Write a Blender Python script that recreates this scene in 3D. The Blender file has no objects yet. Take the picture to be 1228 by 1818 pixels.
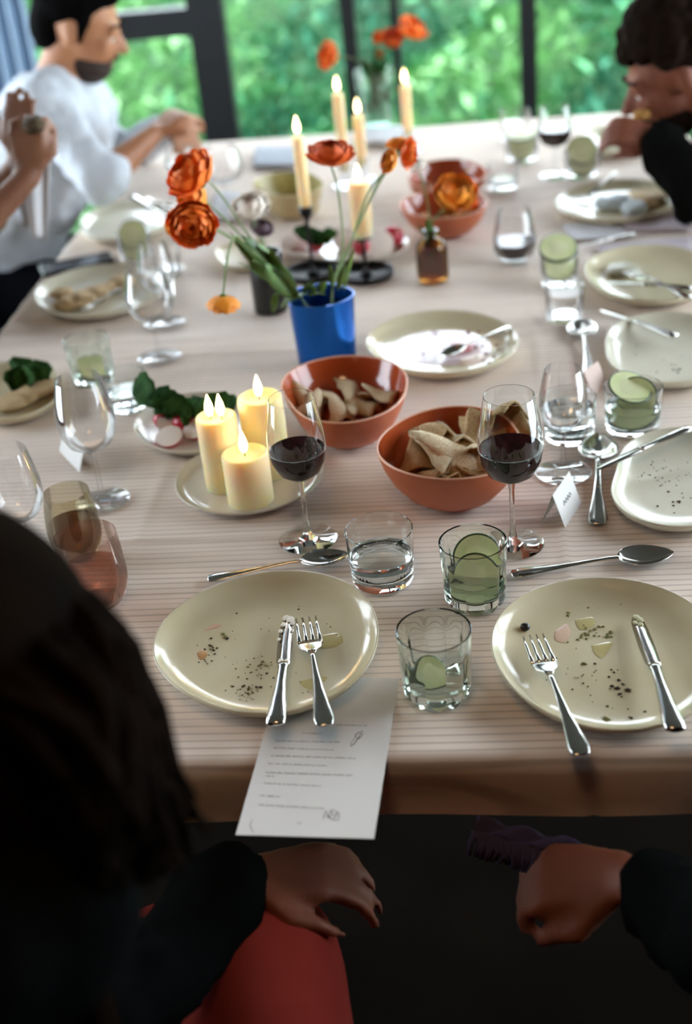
import bpy, bmesh, math, random
import numpy as np
from mathutils import Vector, Matrix, Euler, noise
random.seed(7)
rnd = random.Random(11)
SC = bpy.context.scene
COL = SC.collection
PI = math.pi

# ------------------------------------------------------------------ camera
W_, H_ = 1228.0, 1818.0
FPX = 2300.0                      # focal length in pixels
CAM = Vector((0, 0, 1.6))         # eye of a standing photographer, 0.85 m above the table
TZ = 0.75                         # table height
_y = Vector((807 - 614, 909 + 447, -FPX)).normalized()     # room's long axis seen from the camera
_n = Vector((1, .106, 0)).cross(_y).normalized()
_x = _y.cross(_n)
R3 = Matrix((_x, _y, _n))         # camera -> world rotation
def ray(px, py): return R3 @ Vector((px - 614, 909 - py, -FPX))
def P(px, py, z=TZ):              # point at height z
    d = ray(px, py); return CAM + d * ((z - CAM.z) / d.z)
def PY(px, py, y):                # point at distance y down the room
    d = ray(px, py); return CAM + d * (y / d.y)
def proj(p):
    c = R3.transposed() @ (Vector(p) - CAM); return 614 - FPX * c.x / c.z, 909 + FPX * c.y / c.z
cd = bpy.data.cameras.new('camera'); cam = bpy.data.objects.new('camera', cd); COL.objects.link(cam)
cam.matrix_world = Matrix.Translation(CAM) @ R3.to_4x4()
cd.sensor_fit = 'VERTICAL'; cd.sensor_height = 36; cd.lens = 36 * FPX / H_
cd.clip_start = .05; cd.clip_end = 200
cd.dof.use_dof = True; cd.dof.focus_distance = 1.47; cd.dof.aperture_fstop = 2.6
SC.camera = cam

# ------------------------------------------------------------------ light and exposure
SC.view_settings.view_transform = 'Standard'; SC.view_settings.look = 'None'
SC.view_settings.gamma = 1; SC.view_settings.use_curve_mapping = False
SC.view_settings.exposure = 0.6
SKY = 6.9; FLAME_W = 1.7; LAMP_W = 11.0
wd = bpy.data.worlds.new('overcast_dusk'); SC.world = wd; wd.use_nodes = True
nt = wd.node_tree; nt.nodes.clear()
bg = nt.nodes.new('ShaderNodeBackground'); wo = nt.nodes.new('ShaderNodeOutputWorld')
bg.inputs['Color'].default_value = (.80, .91, 1.0, 1); bg.inputs['Strength'].default_value = SKY
nt.links.new(bg.outputs[0], wo.inputs[0])
def lamp(name, loc, watts, color, radius):
    l = bpy.data.lights.new(name, 'POINT'); l.energy = watts; l.color = color; l.shadow_soft_size = radius
    o = bpy.data.objects.new(name, l); o.location = loc; COL.objects.link(o); return o
lamp('pendant_light', (-.2, .42, 2.38), LAMP_W, (1, .62, .32), .2)  # added unseen lamp, a warm fill over the near end of the table
SC.cycles.use_denoising = True
SC.cycles.max_bounces = 14; SC.cycles.transparent_max_bounces = 32; SC.cycles.transmission_bounces = 12
SC.cycles.diffuse_bounces = 4; SC.cycles.glossy_bounces = 5
SC.cycles.sample_clamp_indirect = 6; SC.cycles.caustics_reflective = False; SC.cycles.caustics_refractive = True
SC.cycles.blur_glossy = .3

# ------------------------------------------------------------------ materials
def lin(c):
    if isinstance(c, str): c = tuple(int(c[i:i+2], 16) / 255 for i in (0, 2, 4))
    return tuple((v / 12.92 if v <= .04045 else ((v + .055) / 1.055) ** 2.4) for v in c) + (1,)
def setin(b, **k):
    for n, v in k.items():
        n = n.replace('_', ' ')
        if n in b.inputs: b.inputs[n].default_value = v
MATS = {}
def mat(name, c='808080', rough=.5, var=None, scale=8, bump=0, bscale=40, detail=4, **k):
    """principled with an optional noise mix towards a second colour and a fine bump"""
    if name in MATS: return MATS[name]
    m = bpy.data.materials.new(name); m.use_nodes = True; t = m.node_tree
    b = t.nodes['Principled BSDF']; b.inputs['Base Color'].default_value = lin(c); b.inputs['Roughness'].default_value = rough
    setin(b, **k)
    if var or bump:
        tc = t.nodes.new('ShaderNodeTexCoord')
    if var:
        n = t.nodes.new('ShaderNodeTexNoise'); n.inputs['Scale'].default_value = scale; n.inputs['Detail'].default_value = detail
        r = t.nodes.new('ShaderNodeValToRGB'); r.color_ramp.elements[0].position = .35; r.color_ramp.elements[1].position = .65
        r.color_ramp.elements[0].color = lin(c); r.color_ramp.elements[1].color = lin(var)
        t.links.new(tc.outputs['Object'], n.inputs['Vector']); t.links.new(n.outputs['Fac'], r.inputs[0]); t.links.new(r.outputs[0], b.inputs['Base Color'])
    if bump:
        n2 = t.nodes.new('ShaderNodeTexNoise'); n2.inputs['Scale'].default_value = bscale
        bp = t.nodes.new('ShaderNodeBump'); bp.inputs['Strength'].default_value = bump; bp.inputs['Distance'].default_value = .002
        t.links.new(tc.outputs['Object'], n2.inputs['Vector']); t.links.new(n2.outputs['Fac'], bp.inputs['Height']); t.links.new(bp.outputs[0], b.inputs['Normal'])
    MATS[name] = m; return m
def glass_mat(name, c=(1, 1, 1), ior=1.45, rough=0.0):
    m = bpy.data.materials.new(name); m.use_nodes = True; t = m.node_tree; t.nodes.clear()
    g = t.nodes.new('ShaderNodeBsdfGlass'); g.inputs['IOR'].default_value = ior; g.inputs['Roughness'].default_value = rough
    g.inputs['Color'].default_value = (*c, 1); o = t.nodes.new('ShaderNodeOutputMaterial'); t.links.new(g.outputs[0], o.inputs[0]); return m
def thin_mat(name, c=(1, 1, 1), lo=.035, hi=.6, blend=.22):
    """thin walled glass: see-through face on, mirror-like at grazing angles"""
    m = bpy.data.materials.new(name); m.use_nodes = True; t = m.node_tree; t.nodes.clear()
    a = t.nodes.new('ShaderNodeBsdfTransparent'); a.inputs[0].default_value = (*c, 1)
    g = t.nodes.new('ShaderNodeBsdfGlossy'); g.inputs['Roughness'].default_value = .02
    lw = t.nodes.new('ShaderNodeLayerWeight'); lw.inputs['Blend'].default_value = blend
    mr = t.nodes.new('ShaderNodeMapRange'); mr.inputs['To Min'].default_value = lo; mr.inputs['To Max'].default_value = hi
    mx = t.nodes.new('ShaderNodeMixShader'); o = t.nodes.new('ShaderNodeOutputMaterial')
    t.links.new(lw.outputs['Fresnel'], mr.inputs[0]); t.links.new(mr.outputs[0], mx.inputs[0])
    t.links.new(a.outputs[0], mx.inputs[1]); t.links.new(g.outputs[0], mx.inputs[2]); t.links.new(mx.outputs[0], o.inputs[0]); return m
GLASS = glass_mat('clear_glass', (.975, .99, .985)); GREEN_GLASS = glass_mat('pale_pressed_glass', (.96, .985, .965), 1.47)
WATER = glass_mat('water', (.985, .995, 1), 1.33); THIN = thin_mat('thin_glass'); PANE = thin_mat('window_glass', lo=.02, hi=.5, blend=.15)
AMBER_GLASS = thin_mat('amber_glass', (.62, .42, .17), .08, .6)
WINE = mat('red_wine', '240308', .03, Specular_IOR_Level=.3)
AMBER_DRINK = thin_mat('amber_drink', (.42, .28, .08), .05, .5)
PINK_DRINK = thin_mat('pinkish_drink', (.86, .66, .60), .04, .5)
CREAM = mat('cream_stoneware', 'd2c8aa', .16, var='cabf9e', scale=14, Coat_Weight=.25, Coat_Roughness=.05)
CREAM2 = mat('pale_stoneware', 'd6d1be', .18, var='cdc8b2', scale=10, Coat_Weight=.25, Coat_Roughness=.06)
WHITEP = mat('offwhite_glaze', 'd6d0c4', .15, var='ccc4b4', scale=9, Coat_Weight=.3, Coat_Roughness=.05)
TERRA_OUT = mat('terracotta_body', 'b5623f', .45, var='ab5836', scale=20)
TERRA_IN = mat('terracotta_glaze', 'a84a24', .14, var='9c4220', scale=12, Coat_Weight=.4, Coat_Roughness=.05)
TERRA_RIM = mat('bare_clay_rim', 'd9a184', .4)
BEIGE_OUT = mat('beige_bowl', 'b39f74', .45); BEIGE_IN = mat('beige_bowl_glaze', 'b0a468', .25)
STEEL = mat('polished_steel', 'c9c6c0', .13, Metallic=1.0, bump=.05, bscale=30)
BLACKM = mat('black_metal', '0d0d0f', .32, Metallic=.4); BLACKG = mat('black_vase_glaze', '12120f', .3)
BLUE = mat('cobalt_anodised_metal', '1660b8', .22, Metallic=.75, var='1257a8', scale=3)
PAPER = mat('white_card', 'd9d6d2', .75); INK = mat('grey_ink', '5d5b5e', .8)
CUKE = mat('cucumber_flesh', 'dfe3b4', .3, var='d0daa0', scale=60, Subsurface_Weight=.0)
CUKE_SKIN = mat('cucumber_skin', '23451c', .35)
GREEN1 = mat('leaf_green', '3c5a2a', .5, var='56763a', scale=30); GREEN2 = mat('dark_leaf_green', '203a1e', .5, var='35552c', scale=30)
STEMG = mat('stem_green', '7c8f58', .5, var='5f7a44', scale=20)
ORANGE = mat('orange_petal', 'f88424', .6, var='ea681c', scale=18, Subsurface_Weight=.12, Subsurface_Scale=.004)
ORANGE2 = mat('deep_orange_petal', 'ec6c1e', .6, var='d85616', scale=18, Subsurface_Weight=.12, Subsurface_Scale=.004)
YELLOWO = mat('yellow_orange_petal', 'f2a02e', .55, var='e8851c', scale=18, Subsurface_Weight=.12, Subsurface_Scale=.004)
WHITEF = mat('cream_petal', 'f8efe4', .55)
PURPLEF = mat('dusky_purple_petal', '6b5560', .6)
WAX = mat('ivory_wax', 'f2dfb0', .45, Subsurface_Weight=1.0, Subsurface_Scale=.02)
WAX.node_tree.nodes['Principled BSDF'].inputs['Subsurface Radius'].default_value = (1.0, .55, .22)
RADW = mat('radish_flesh', 'e9dcd4', .35); RADR = mat('radish_skin', 'b5263c', .3)
CHIP = mat('crisp_bread', 'cbb083', .7, var='a37a44', scale=35, bump=.6, bscale=90); CHIPP = mat('pale_crisp', 'ddd0b4', .7, var='c4a878', scale=30, bump=.5, bscale=90)
CRUMB = mat('dark_crumb', '4d4228', .8, var='2b2616', scale=60); HERB = mat('herb_bits', '6e7440', .7, var='8c8a58', scale=50)
BEET = mat('beet_stain', '8e2136', .3, var='6a1024', scale=40); PINKST = mat('pink_stain', 'd2b49c', .25, var='c9a58e', scale=30)
OILST = mat('oily_smear', 'c0b582', .12, var='b8ab74', scale=30)
BREAD = mat('flatbread', 'a9804e', .8, var='d8c39a', scale=25, bump=.6, bscale=60)
WOOD = mat('dark_wood', '3a2413', .5, var='2a190c', scale=6); FLOORM = mat('dark_floor', '120d09', .8, var='0b0806', scale=3)
WALLM = mat('dark_wall', '3a332c', .9); CEILM = mat('ceiling_paint', '3a3631', .9); FRAME = mat('black_window_frame', '0b0d0f', .45)
NAPKIN = mat('grey_lilac_napkin', 'b9aeb4', .9, bump=.4, bscale=200); WNAP = mat('white_napkin', 'd4d4d8', .9, bump=.4, bscale=200)
SKIN = mat('skin', 'b07a56', .5, var='a26a48', scale=10, Subsurface_Weight=.1, Subsurface_Scale=.01)
SKIN2 = mat('flushed_skin', '84492f', .6, var='703c2a', scale=10, Subsurface_Weight=.1, Subsurface_Scale=.01)
HAIRD = mat('black_hair', '070606', .7); HAIRB = mat('brown_hair', '0c0705', .8, var='140b06', scale=20)
SHIRTW = mat('white_cotton', 'c6cbd2', .9, bump=.3, bscale=60); DARKC = mat('dark_jumper', '0e0e0d', .95, bump=.3, bscale=150)
BLACKC = mat('black_cloth', '090a0a', .95); REDC = mat('red_cloth', '86322a', .9, var='782a24', scale=8, bump=.3, bscale=40)
NAVY = mat('dark_trousers', '0d0e12', .9); BROWNC = mat('brown_cloth', '2a1d12', .9); PURPC = mat('violet_grey_fringe', '4a4560', .9)
HAIRC = mat('curly_brown_hair', '1d120a', .85, var='120a06', scale=60, Specular_IOR_Level=.05)
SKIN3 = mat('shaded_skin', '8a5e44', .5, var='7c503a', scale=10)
EYEW = mat('eye_white', 'd8d2cc', .3); IRIS = mat('dark_iris', '1a100a', .2)
for _m in (SHIRTW, DARKC, BLACKC, REDC, NAVY, BROWNC, PURPC, HAIRD, HAIRB, GREEN1, GREEN2, FLOORM, WALLM, NAPKIN, WNAP): _m.node_tree.nodes['Principled BSDF'].inputs['Specular IOR Level'].default_value = .015
def emis(name, c, s):
    m = bpy.data.materials.new(name); m.use_nodes = True; t = m.node_tree; t.nodes.clear()
    e = t.nodes.new('ShaderNodeEmission'); e.inputs[0].default_value = lin(c); e.inputs[1].default_value = s
    o = t.nodes.new('ShaderNodeOutputMaterial'); t.links.new(e.outputs[0], o.inputs[0]); return m
FLAME = emis('candle_flame', 'ffe0a0', 9.0)

# ------------------------------------------------------------------ mesh helpers
def tag(o, label=None, cat=None, group=None, kind=None):
    if label: o['label'] = label
    if cat: o['category'] = cat
    if group: o['group'] = group
    if kind: o['kind'] = kind
    return o
def empty(name, loc=(0, 0, 0), label=None, cat=None, group=None, kind=None, rz=0):
    o = bpy.data.objects.new(name, None); o.location = loc; o.rotation_euler = (0, 0, rz); o.empty_display_size = .02
    COL.objects.link(o); return tag(o, label, cat, group, kind)
class MB:
    def __init__(s): s.v = []; s.f = []
    def add(s, vs, fs):
        k = len(s.v); s.v += [tuple(v) for v in vs]; s.f += [tuple(i + k for i in f) for f in fs]; return s
    def grid(s, rows, closed=True, cap0=False, cap1=False):
        """rows: list of equal-length point lists"""
        k = len(s.v); n = len(rows[0])
        for r in rows: s.v += [tuple(p) for p in r]
        for i in range(len(rows) - 1):
            for j in range(n if closed else n - 1):
                a = k + i * n + j; b = k + i * n + (j + 1) % n
                s.f.append((a, b, b + n, a + n))
        if cap0: s.f.append(tuple(k + j for j in range(n))[::-1])
        if cap1: s.f.append(tuple(k + (len(rows) - 1) * n + j for j in range(n)))
        return s
    def box(s, a, b):
        x0, y0, z0 = a; x1, y1, z1 = b
        return s.add([(x0,y0,z0),(x1,y0,z0),(x1,y1,z0),(x0,y1,z0),(x0,y0,z1),(x1,y0,z1),(x1,y1,z1),(x0,y1,z1)],
                     [(3,2,1,0),(4,5,6,7),(0,1,5,4),(1,2,6,5),(2,3,7,6),(3,0,4,7)])
    def lathe(s, prof, seg=32, c=(0, 0, 0), rad=None):
        """prof: (r, z) from the axis round to the axis; rad(theta) scales r"""
        k = len(s.v); c = Vector(c); rings = []
        for r, z in prof:
            if r < 1e-6:
                s.v.append((c.x, c.y, c.z + z)); rings.append([len(s.v) - 1])
            else:
                ring = []
                for j in range(seg):
                    t = 2 * PI * j / seg; q = r * (rad(t) if rad else 1)
                    s.v.append((c.x + q * math.cos(t), c.y + q * math.sin(t), c.z + z)); ring.append(len(s.v) - 1)
                rings.append(ring)
        for A, B in zip(rings, rings[1:]):
            for j in range(seg):
                a0, a1 = A[j % len(A)], A[(j + 1) % len(A)]; b0, b1 = B[j % len(B)], B[(j + 1) % len(B)]
                f = [a0, a1, b1, b0]; g = []
                for q in f:
                    if q not in g: g.append(q)
                if len(g) > 2: s.f.append(tuple(g))
        return s
    def tube(s, pts, rads, seg=8, flat=1.0, up=None):
        pts = [Vector(p) for p in pts]; n = len(pts)
        if not isinstance(rads, (list, tuple)): rads = [rads] * n
        rows = []; u = None
        for i in range(n):
            d = (pts[min(i + 1, n - 1)] - pts[max(i - 1, 0)]).normalized()
            if u is None:
                u = up or (Vector((0, 0, 1)) if abs(d.z) < .9 else Vector((1, 0, 0)))
            u = (u - d * u.dot(d)).normalized(); w = d.cross(u)
            rows.append([pts[i] + (w * math.cos(2*PI*j/seg) + u * flat * math.sin(2*PI*j/seg)) * rads[i] for j in range(seg)])
        return s.grid(rows, True, True, True)
    def ell(s, c, r, seg=16, rings=10, rot=None):
        c = Vector(c); k = len(s.v)
        if not isinstance(r, (tuple, list)): r = (r, r, r)
        def q(t, p):
            v = Vector((r[0]*math.sin(p)*math.cos(t), r[1]*math.sin(p)*math.sin(t), r[2]*math.cos(p)))
            return c + (rot @ v if rot else v)
        s.v.append(tuple(q(0, 0)))
        for i in range(1, rings):
            for j in range(seg): s.v.append(tuple(q(2*PI*j/seg, PI*i/rings)))
        s.v.append(tuple(q(0, PI))); e = len(s.v) - 1
        for j in range(seg):
            s.f.append((k, k+1+j, k+1+(j+1) % seg)); b = k+1+(rings-2)*seg; s.f.append((e, b+(j+1) % seg, b+j))
            for i in range(rings - 2):
                a = k+1+i*seg; s.f.append((a+j, a+seg+j, a+seg+(j+1) % seg, a+(j+1) % seg))
        return s
    def cap(s, a, b, r1, r2, seg=14):
        """tapered capsule"""
        a, b = Vector(a), Vector(b); d = (b - a); L = d.length
        if L < 1e-6: return s.ell(a, max(r1, r2))
        d /= L; pts, rs = [], []
        for i in range(5):
            t = PI/2*(i/4) * .98 + .03; pts.append(a - d*r1*math.cos(t)); rs.append(r1*math.sin(t))
        for i in range(5):
            t = PI/2*(1-i/4) * .98 + .03; pts.append(b + d*r2*math.cos(t)); rs.append(r2*math.sin(t))
        return s.tube(pts, rs, seg)
    def build(s, name, m, parent=None, smooth=True, loc=None):
        me = bpy.data.meshes.new(name); me.from_pydata(s.v, [], s.f)
        ms = m if isinstance(m, (list, tuple)) else [m]
        for q in ms: me.materials.append(q)
        if smooth: me.polygons.foreach_set('use_smooth', [True] * len(me.polygons))
        me.update()
        o = bpy.data.objects.new(name, me); COL.objects.link(o)
        if parent: o.parent = parent
        if loc is not None: o.location = loc
        return o
def fix(o):
    bm = bmesh.new(); bm.from_mesh(o.data); bmesh.ops.recalc_face_normals(bm, faces=bm.faces); bm.to_mesh(o.data); bm.free()
    o.data.set_sharp_from_angle(angle=math.radians(38)); return o
def sharp(o, ang=35):
    try: o.data.set_sharp_from_angle(angle=math.radians(ang))
    except Exception: pass
    return o
def remesh(o, vox, smooth=4, disp=0, dscale=.1):
    md = o.modifiers.new('r', 'REMESH'); md.mode = 'VOXEL'; md.voxel_size = vox
    if smooth:
        q = o.modifiers.new('s', 'SMOOTH'); q.iterations = smooth; q.factor = .5
    dg = bpy.context.evaluated_depsgraph_get(); me = bpy.data.meshes.new_from_object(o.evaluated_get(dg))
    old = o.data; o.modifiers.clear(); o.data = me
    if not me.materials:
        for m in old.materials: me.materials.append(m)
    if disp:
        for v in me.vertices:
            p = v.co / dscale; v.co += v.normal * disp * (noise.noise(p) + .5 * noise.noise(p * 2.3))
    me.polygons.foreach_set('use_smooth', [True] * len(me.polygons)); me.update()
    return o
def copy_tree(o, parent=None):
    c = o.copy(); COL.objects.link(c); c.parent = parent
    for ch in o.children: copy_tree(ch, c)
    return c
def spline(pts, n=20):
    pts = [Vector(p) for p in pts]; q = [pts[0] * 2 - pts[1]] + pts + [pts[-1] * 2 - pts[-2]]; out = []
    m = len(pts) - 1
    for k in range(n + 1):
        u = k / n * m; i = min(int(u), m - 1); t = u - i; a, b, c, d = q[i:i+4]
        out.append(.5 * ((2*b) + (c-a)*t + (2*a-5*b+4*c-d)*t*t + (3*b-a-3*c+d)*t**3))
    return out
def outline(pix, z, order=3):
    """real outline of a dish from points on its rim, all at height z: centre and radius as a smooth function of the angle"""
    w = [P(x, y, z) for x, y in pix]; n = len(w)
    c = Vector(((max(p.x for p in w) + min(p.x for p in w))/2, (max(p.y for p in w) + min(p.y for p in w))/2, 0))
    t = np.array([math.atan2(p.y - c.y, p.x - c.x) for p in w]); r = np.array([math.hypot(p.x - c.x, p.y - c.y) for p in w])
    A = np.stack([np.ones(n)] + [f(k * t) for k in range(1, order) for f in (np.cos, np.sin)], 1)
    co = np.linalg.lstsq(A.T @ A + 1e-3 * np.eye(A.shape[1]), A.T @ r, rcond=None)[0]
    def rad(a):
        return float(co[0] + sum(co[2*k-1] * math.cos(k*a) + co[2*k] * math.sin(k*a) for k in range(1, order)))
    return c, rad
# ------------------------------------------------------------------ the setting
X0, X1, Y0, Y1 = -.885, .52, .975, 3.47      # table
def struct(name, mb, m, parent=None, smooth=False):
    o = mb.build(name, m, parent, smooth)
    if not parent: o['kind'] = 'structure'
    return o
struct('floor', MB().box((-3, -2.5, -.05), (2.4, 4.75, 0)), FLOORM)
struct('ceiling', MB().box((-3, -2.5, 2.6), (2.4, 4.75, 2.7)), CEILM)
struct('wall_far', MB().box((-3, 4.565, 2.27), (2.4, 4.64, 2.6)), WALLM)
struct('wall_back', MB().box((-3, -2.6, 0), (2.4, -2.5, 2.6)), WALLM)
struct('wall_left', MB().box((-3.1, -2.5, 0), (-3, 1.0, 2.6)), WALLM)
def window(name, a, b, axis, z0=.0, z1=2.27, fw=(.05, .05), mid=None, pane=True, dep=.07, bot=.12, top=.10):
    """a glazed bay between a and b; axis 'x' = along x at y=c, axis 'y' = along y at x=c"""
    (a0, c), b0 = a, b
    root = empty(name, kind='structure')
    def piece(n, u0, u1, v0, v1, d=dep, m=FRAME):
        mb = MB()
        if axis == 'x': mb.box((u0, c - d/2, v0), (u1, c + d/2, v1))
        else: mb.box((c - d/2, u0, v0), (c + d/2, u1, v1))
        return mb.build(n, m, root, False)
    piece('stile', a0, a0 + fw[0], z0, z1); piece('stile', b0 - fw[1], b0, z0, z1)
    piece('rail', a0 + fw[0], b0 - fw[1], z0, z0 + bot); piece('rail', a0 + fw[0], b0 - fw[1], z1 - top, z1)
    if mid: piece('rail', a0 + fw[0], b0 - fw[1], *mid)
    if pane: piece('pane', a0 + fw[0], b0 - fw[1], z0 + bot, z1 - top, .006, PANE)
    return root
YW = 4.6
xs = {k: PY(k, 150, YW).x for k in (353, 413, 616, 640, 702, 715, 924, 952)}
window('window_1', (-1.62, YW), xs[413], 'x', fw=(.06, xs[413] - xs[353]), mid=(PY(280, 66, YW).z, PY(280, 66, YW).z + .09))
window('window_2', (xs[413], YW), xs[640], 'x', fw=(.002, xs[640] - xs[616]))
window('window_3', (xs[640], YW), xs[715], 'x', fw=(.002, xs[715] - xs[702]))
window('window_4', (xs[715], YW), xs[952], 'x', fw=(.002, xs[952] - xs[924]))
window('window_5', (xs[952], YW), 2.35, 'x', fw=(.002, .08))
window('window_6', (-3.0, YW), -1.62, 'x', fw=(.08, .05))
for i, (ya, yb) in enumerate([(.8, 2.1), (2.1, 3.35), (3.35, 4.56)]):
    window('window_%d' % (7 + i), (ya, 2.35), yb, 'y', z1=2.6, fw=(.05, .05))
for i, (ya, yb) in enumerate([(1.0, 2.7), (2.7, 4.56)]):
    window('window_%d' % (10 + i), (ya, -3.0), yb, 'y', z1=2.6, fw=(.05, .05))
struct('wall_right', MB().box((2.35, -2.5, 0), (2.45, .8, 2.6)), WALLM)
# pale curtain drawn beside the far left window
rows = []
for z in np.linspace(.05, 2.5, 30):
    rows.append([(-2.1 + .0072 * j, 4.38 + .025 * math.sin(j * .85 + .2 * math.sin(z * 2)), z) for j in range(96)])
cu = MB().grid(rows, False).build('curtain', mat('pale_blue_curtain', '9fb6cc', .9)); cu.modifiers.new('t', 'SOLIDIFY').thickness = .002
tag(cu, 'pale blue curtain hanging behind the man in white', 'curtain')
# outside: grassy ground rising to a leafy bank
def gz(x, y):
    s = max(0, y - 5.0)
    return -.6 + .32 * s + .25 * noise.noise(Vector((x * .45, y * .45, 0))) + .12 * noise.noise(Vector((x * 1.3, y * 1.3, 3)))
rows = [[(x, y, gz(x, y)) for x in np.linspace(-14, 14, 90)] for y in np.linspace(4.9, 22, 70)]
GRASS = mat('bank_grass', '41684a', .9, var='56804f', scale=1.1, bump=.8, bscale=12)
g = MB().grid(rows, False).build('ground', GRASS); g['kind'] = 'structure'
LEAF = []
for nm, a, b in (('bank_leaf_light', '74a06a', '8ab47c'), ('bank_leaf_mid', '528a60', '629a6c'), ('bank_leaf_dark', '3a7058', '488062')):
    LEAF.append(mat(nm, a, .9, var=b, scale=3, Specular_IOR_Level=.1))
mb = MB(); mi = []
for k in range(34000):
    y = 5.3 + 10 * rnd.random() ** 1.3; x = rnd.uniform(-.42, .36) * (y + 1.5); z = gz(x, y)
    n1 = noise.noise(Vector((x * .8, y * .8, 7))); hgt = .10 + .35 * max(0, n1 + .25) * rnd.random()
    c = Vector((x, y, z + hgt)); L = rnd.uniform(.04, .09) * (.7 + y * .06); w = L * .32
    d = Vector((rnd.uniform(-1, 1), rnd.uniform(-1, .2), rnd.uniform(-.3, .9))).normalized(); s_ = d.cross(Vector((rnd.uniform(-.3, .3), .5, 1))).normalized() * w
    q = len(mb.v); mb.v += [tuple(c - d*L), tuple(c + s_), tuple(c + d*L + Vector((0, 0, -.2*L))), tuple(c - s_)]; mb.f.append((q, q+1, q+2, q+3))
    v = n1 * 1.6 + noise.noise(Vector((x * 2.2, y * 2.2, 1))) - .16 * max(0, x - .2) * 1.3 + rnd.uniform(-.3, .3) + .10
    mi.append(0 if v > .12 else (1 if v > -.35 else 2))
sh = mb.build('leafy_bank', LEAF, None, False); sh.data.polygons.foreach_set('material_index', mi)
tag(sh, 'green ferny undergrowth covering the slope outside the windows', 'undergrowth', kind='stuff')

# table
tb = empty('dining_table', ((X0+X1)/2, (Y0+Y1)/2, 0), 'long dining table under the striped pinkish cloth', 'table')
hw, hl = (X1-X0)/2, (Y1-Y0)/2
sharp(MB().box((-hw+.006, -hl+.006, .715), (hw-.006, hl-.006, .744)).build('tabletop', WOOD, tb, False))
for sx in (-1, 1):
    for sy in (-1, 1):
        MB().box((sx*(hw-.1)-.03, sy*(hl-.35)-.03, 0), (sx*(hw-.1)+.03, sy*(hl-.35)+.03, .715)).build('leg', WOOD, tb, False)
def cloth_h(x, y):
    v = Vector((x * 1.6, y * 9.0, .3)); h = .0026 * noise.noise(v) + .0017 * noise.noise(Vector((x * 3.5, y * 26, 5)))
    w = noise.noise(Vector((x * 1.1, y * 3, 9)))
    h += .0024 * max(0, w) * math.sin(y * 95 + x * 6 + 3 * noise.noise(Vector((x * 2, y * 2, 2))))
    for cx in (.094, -.454): h += .0028 * math.exp(-((x - cx) / .0035) ** 2)
    for cy in (2.03, 1.42 + 0 * x, 2.75): h += .0022 * math.exp(-((y - cy - .01 * math.sin(x * 5)) / .004) ** 2)
    return TZ - .0015 + max(-.004, min(.0032, h * .9))
def fold(s, e0, e1, drop):
    """arc length along one direction -> (coordinate, fall)"""
    r = .012
    if s < e0 + r: t = e0 + r - s; sg = -1; e = e0
    elif s > e1 - r: t = s - e1 + r; sg = 1; e = e1
    else: return s, 0
    if t < r * PI/2: return e - sg*r + sg*r*math.sin(t/r), r - r*math.cos(t/r)
    return e + sg*.002*math.sin(t*60), r + t - r*PI/2
nx, ny = 190, 520; OV = .075
us = np.linspace(X0 - OV + .003, X1 + OV - .003, nx); vs = np.linspace(Y0 - OV + .003, Y1 + OV - .003, ny); rows = []
for v in vs:
    y, dy = fold(v, Y0, Y1, OV); r_ = []
    for u in us:
        x, dx = fold(u, X0, X1, OV); fall = max(dx, dy) if min(dx, dy) < .012 else max(dx, dy)
        zz = cloth_h(x, y) - fall
        r_.append((x, y - (.004 * math.sin(x * 14) * min(1, dy * 20) if dy else 0), zz))
    rows.append(r_)
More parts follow.
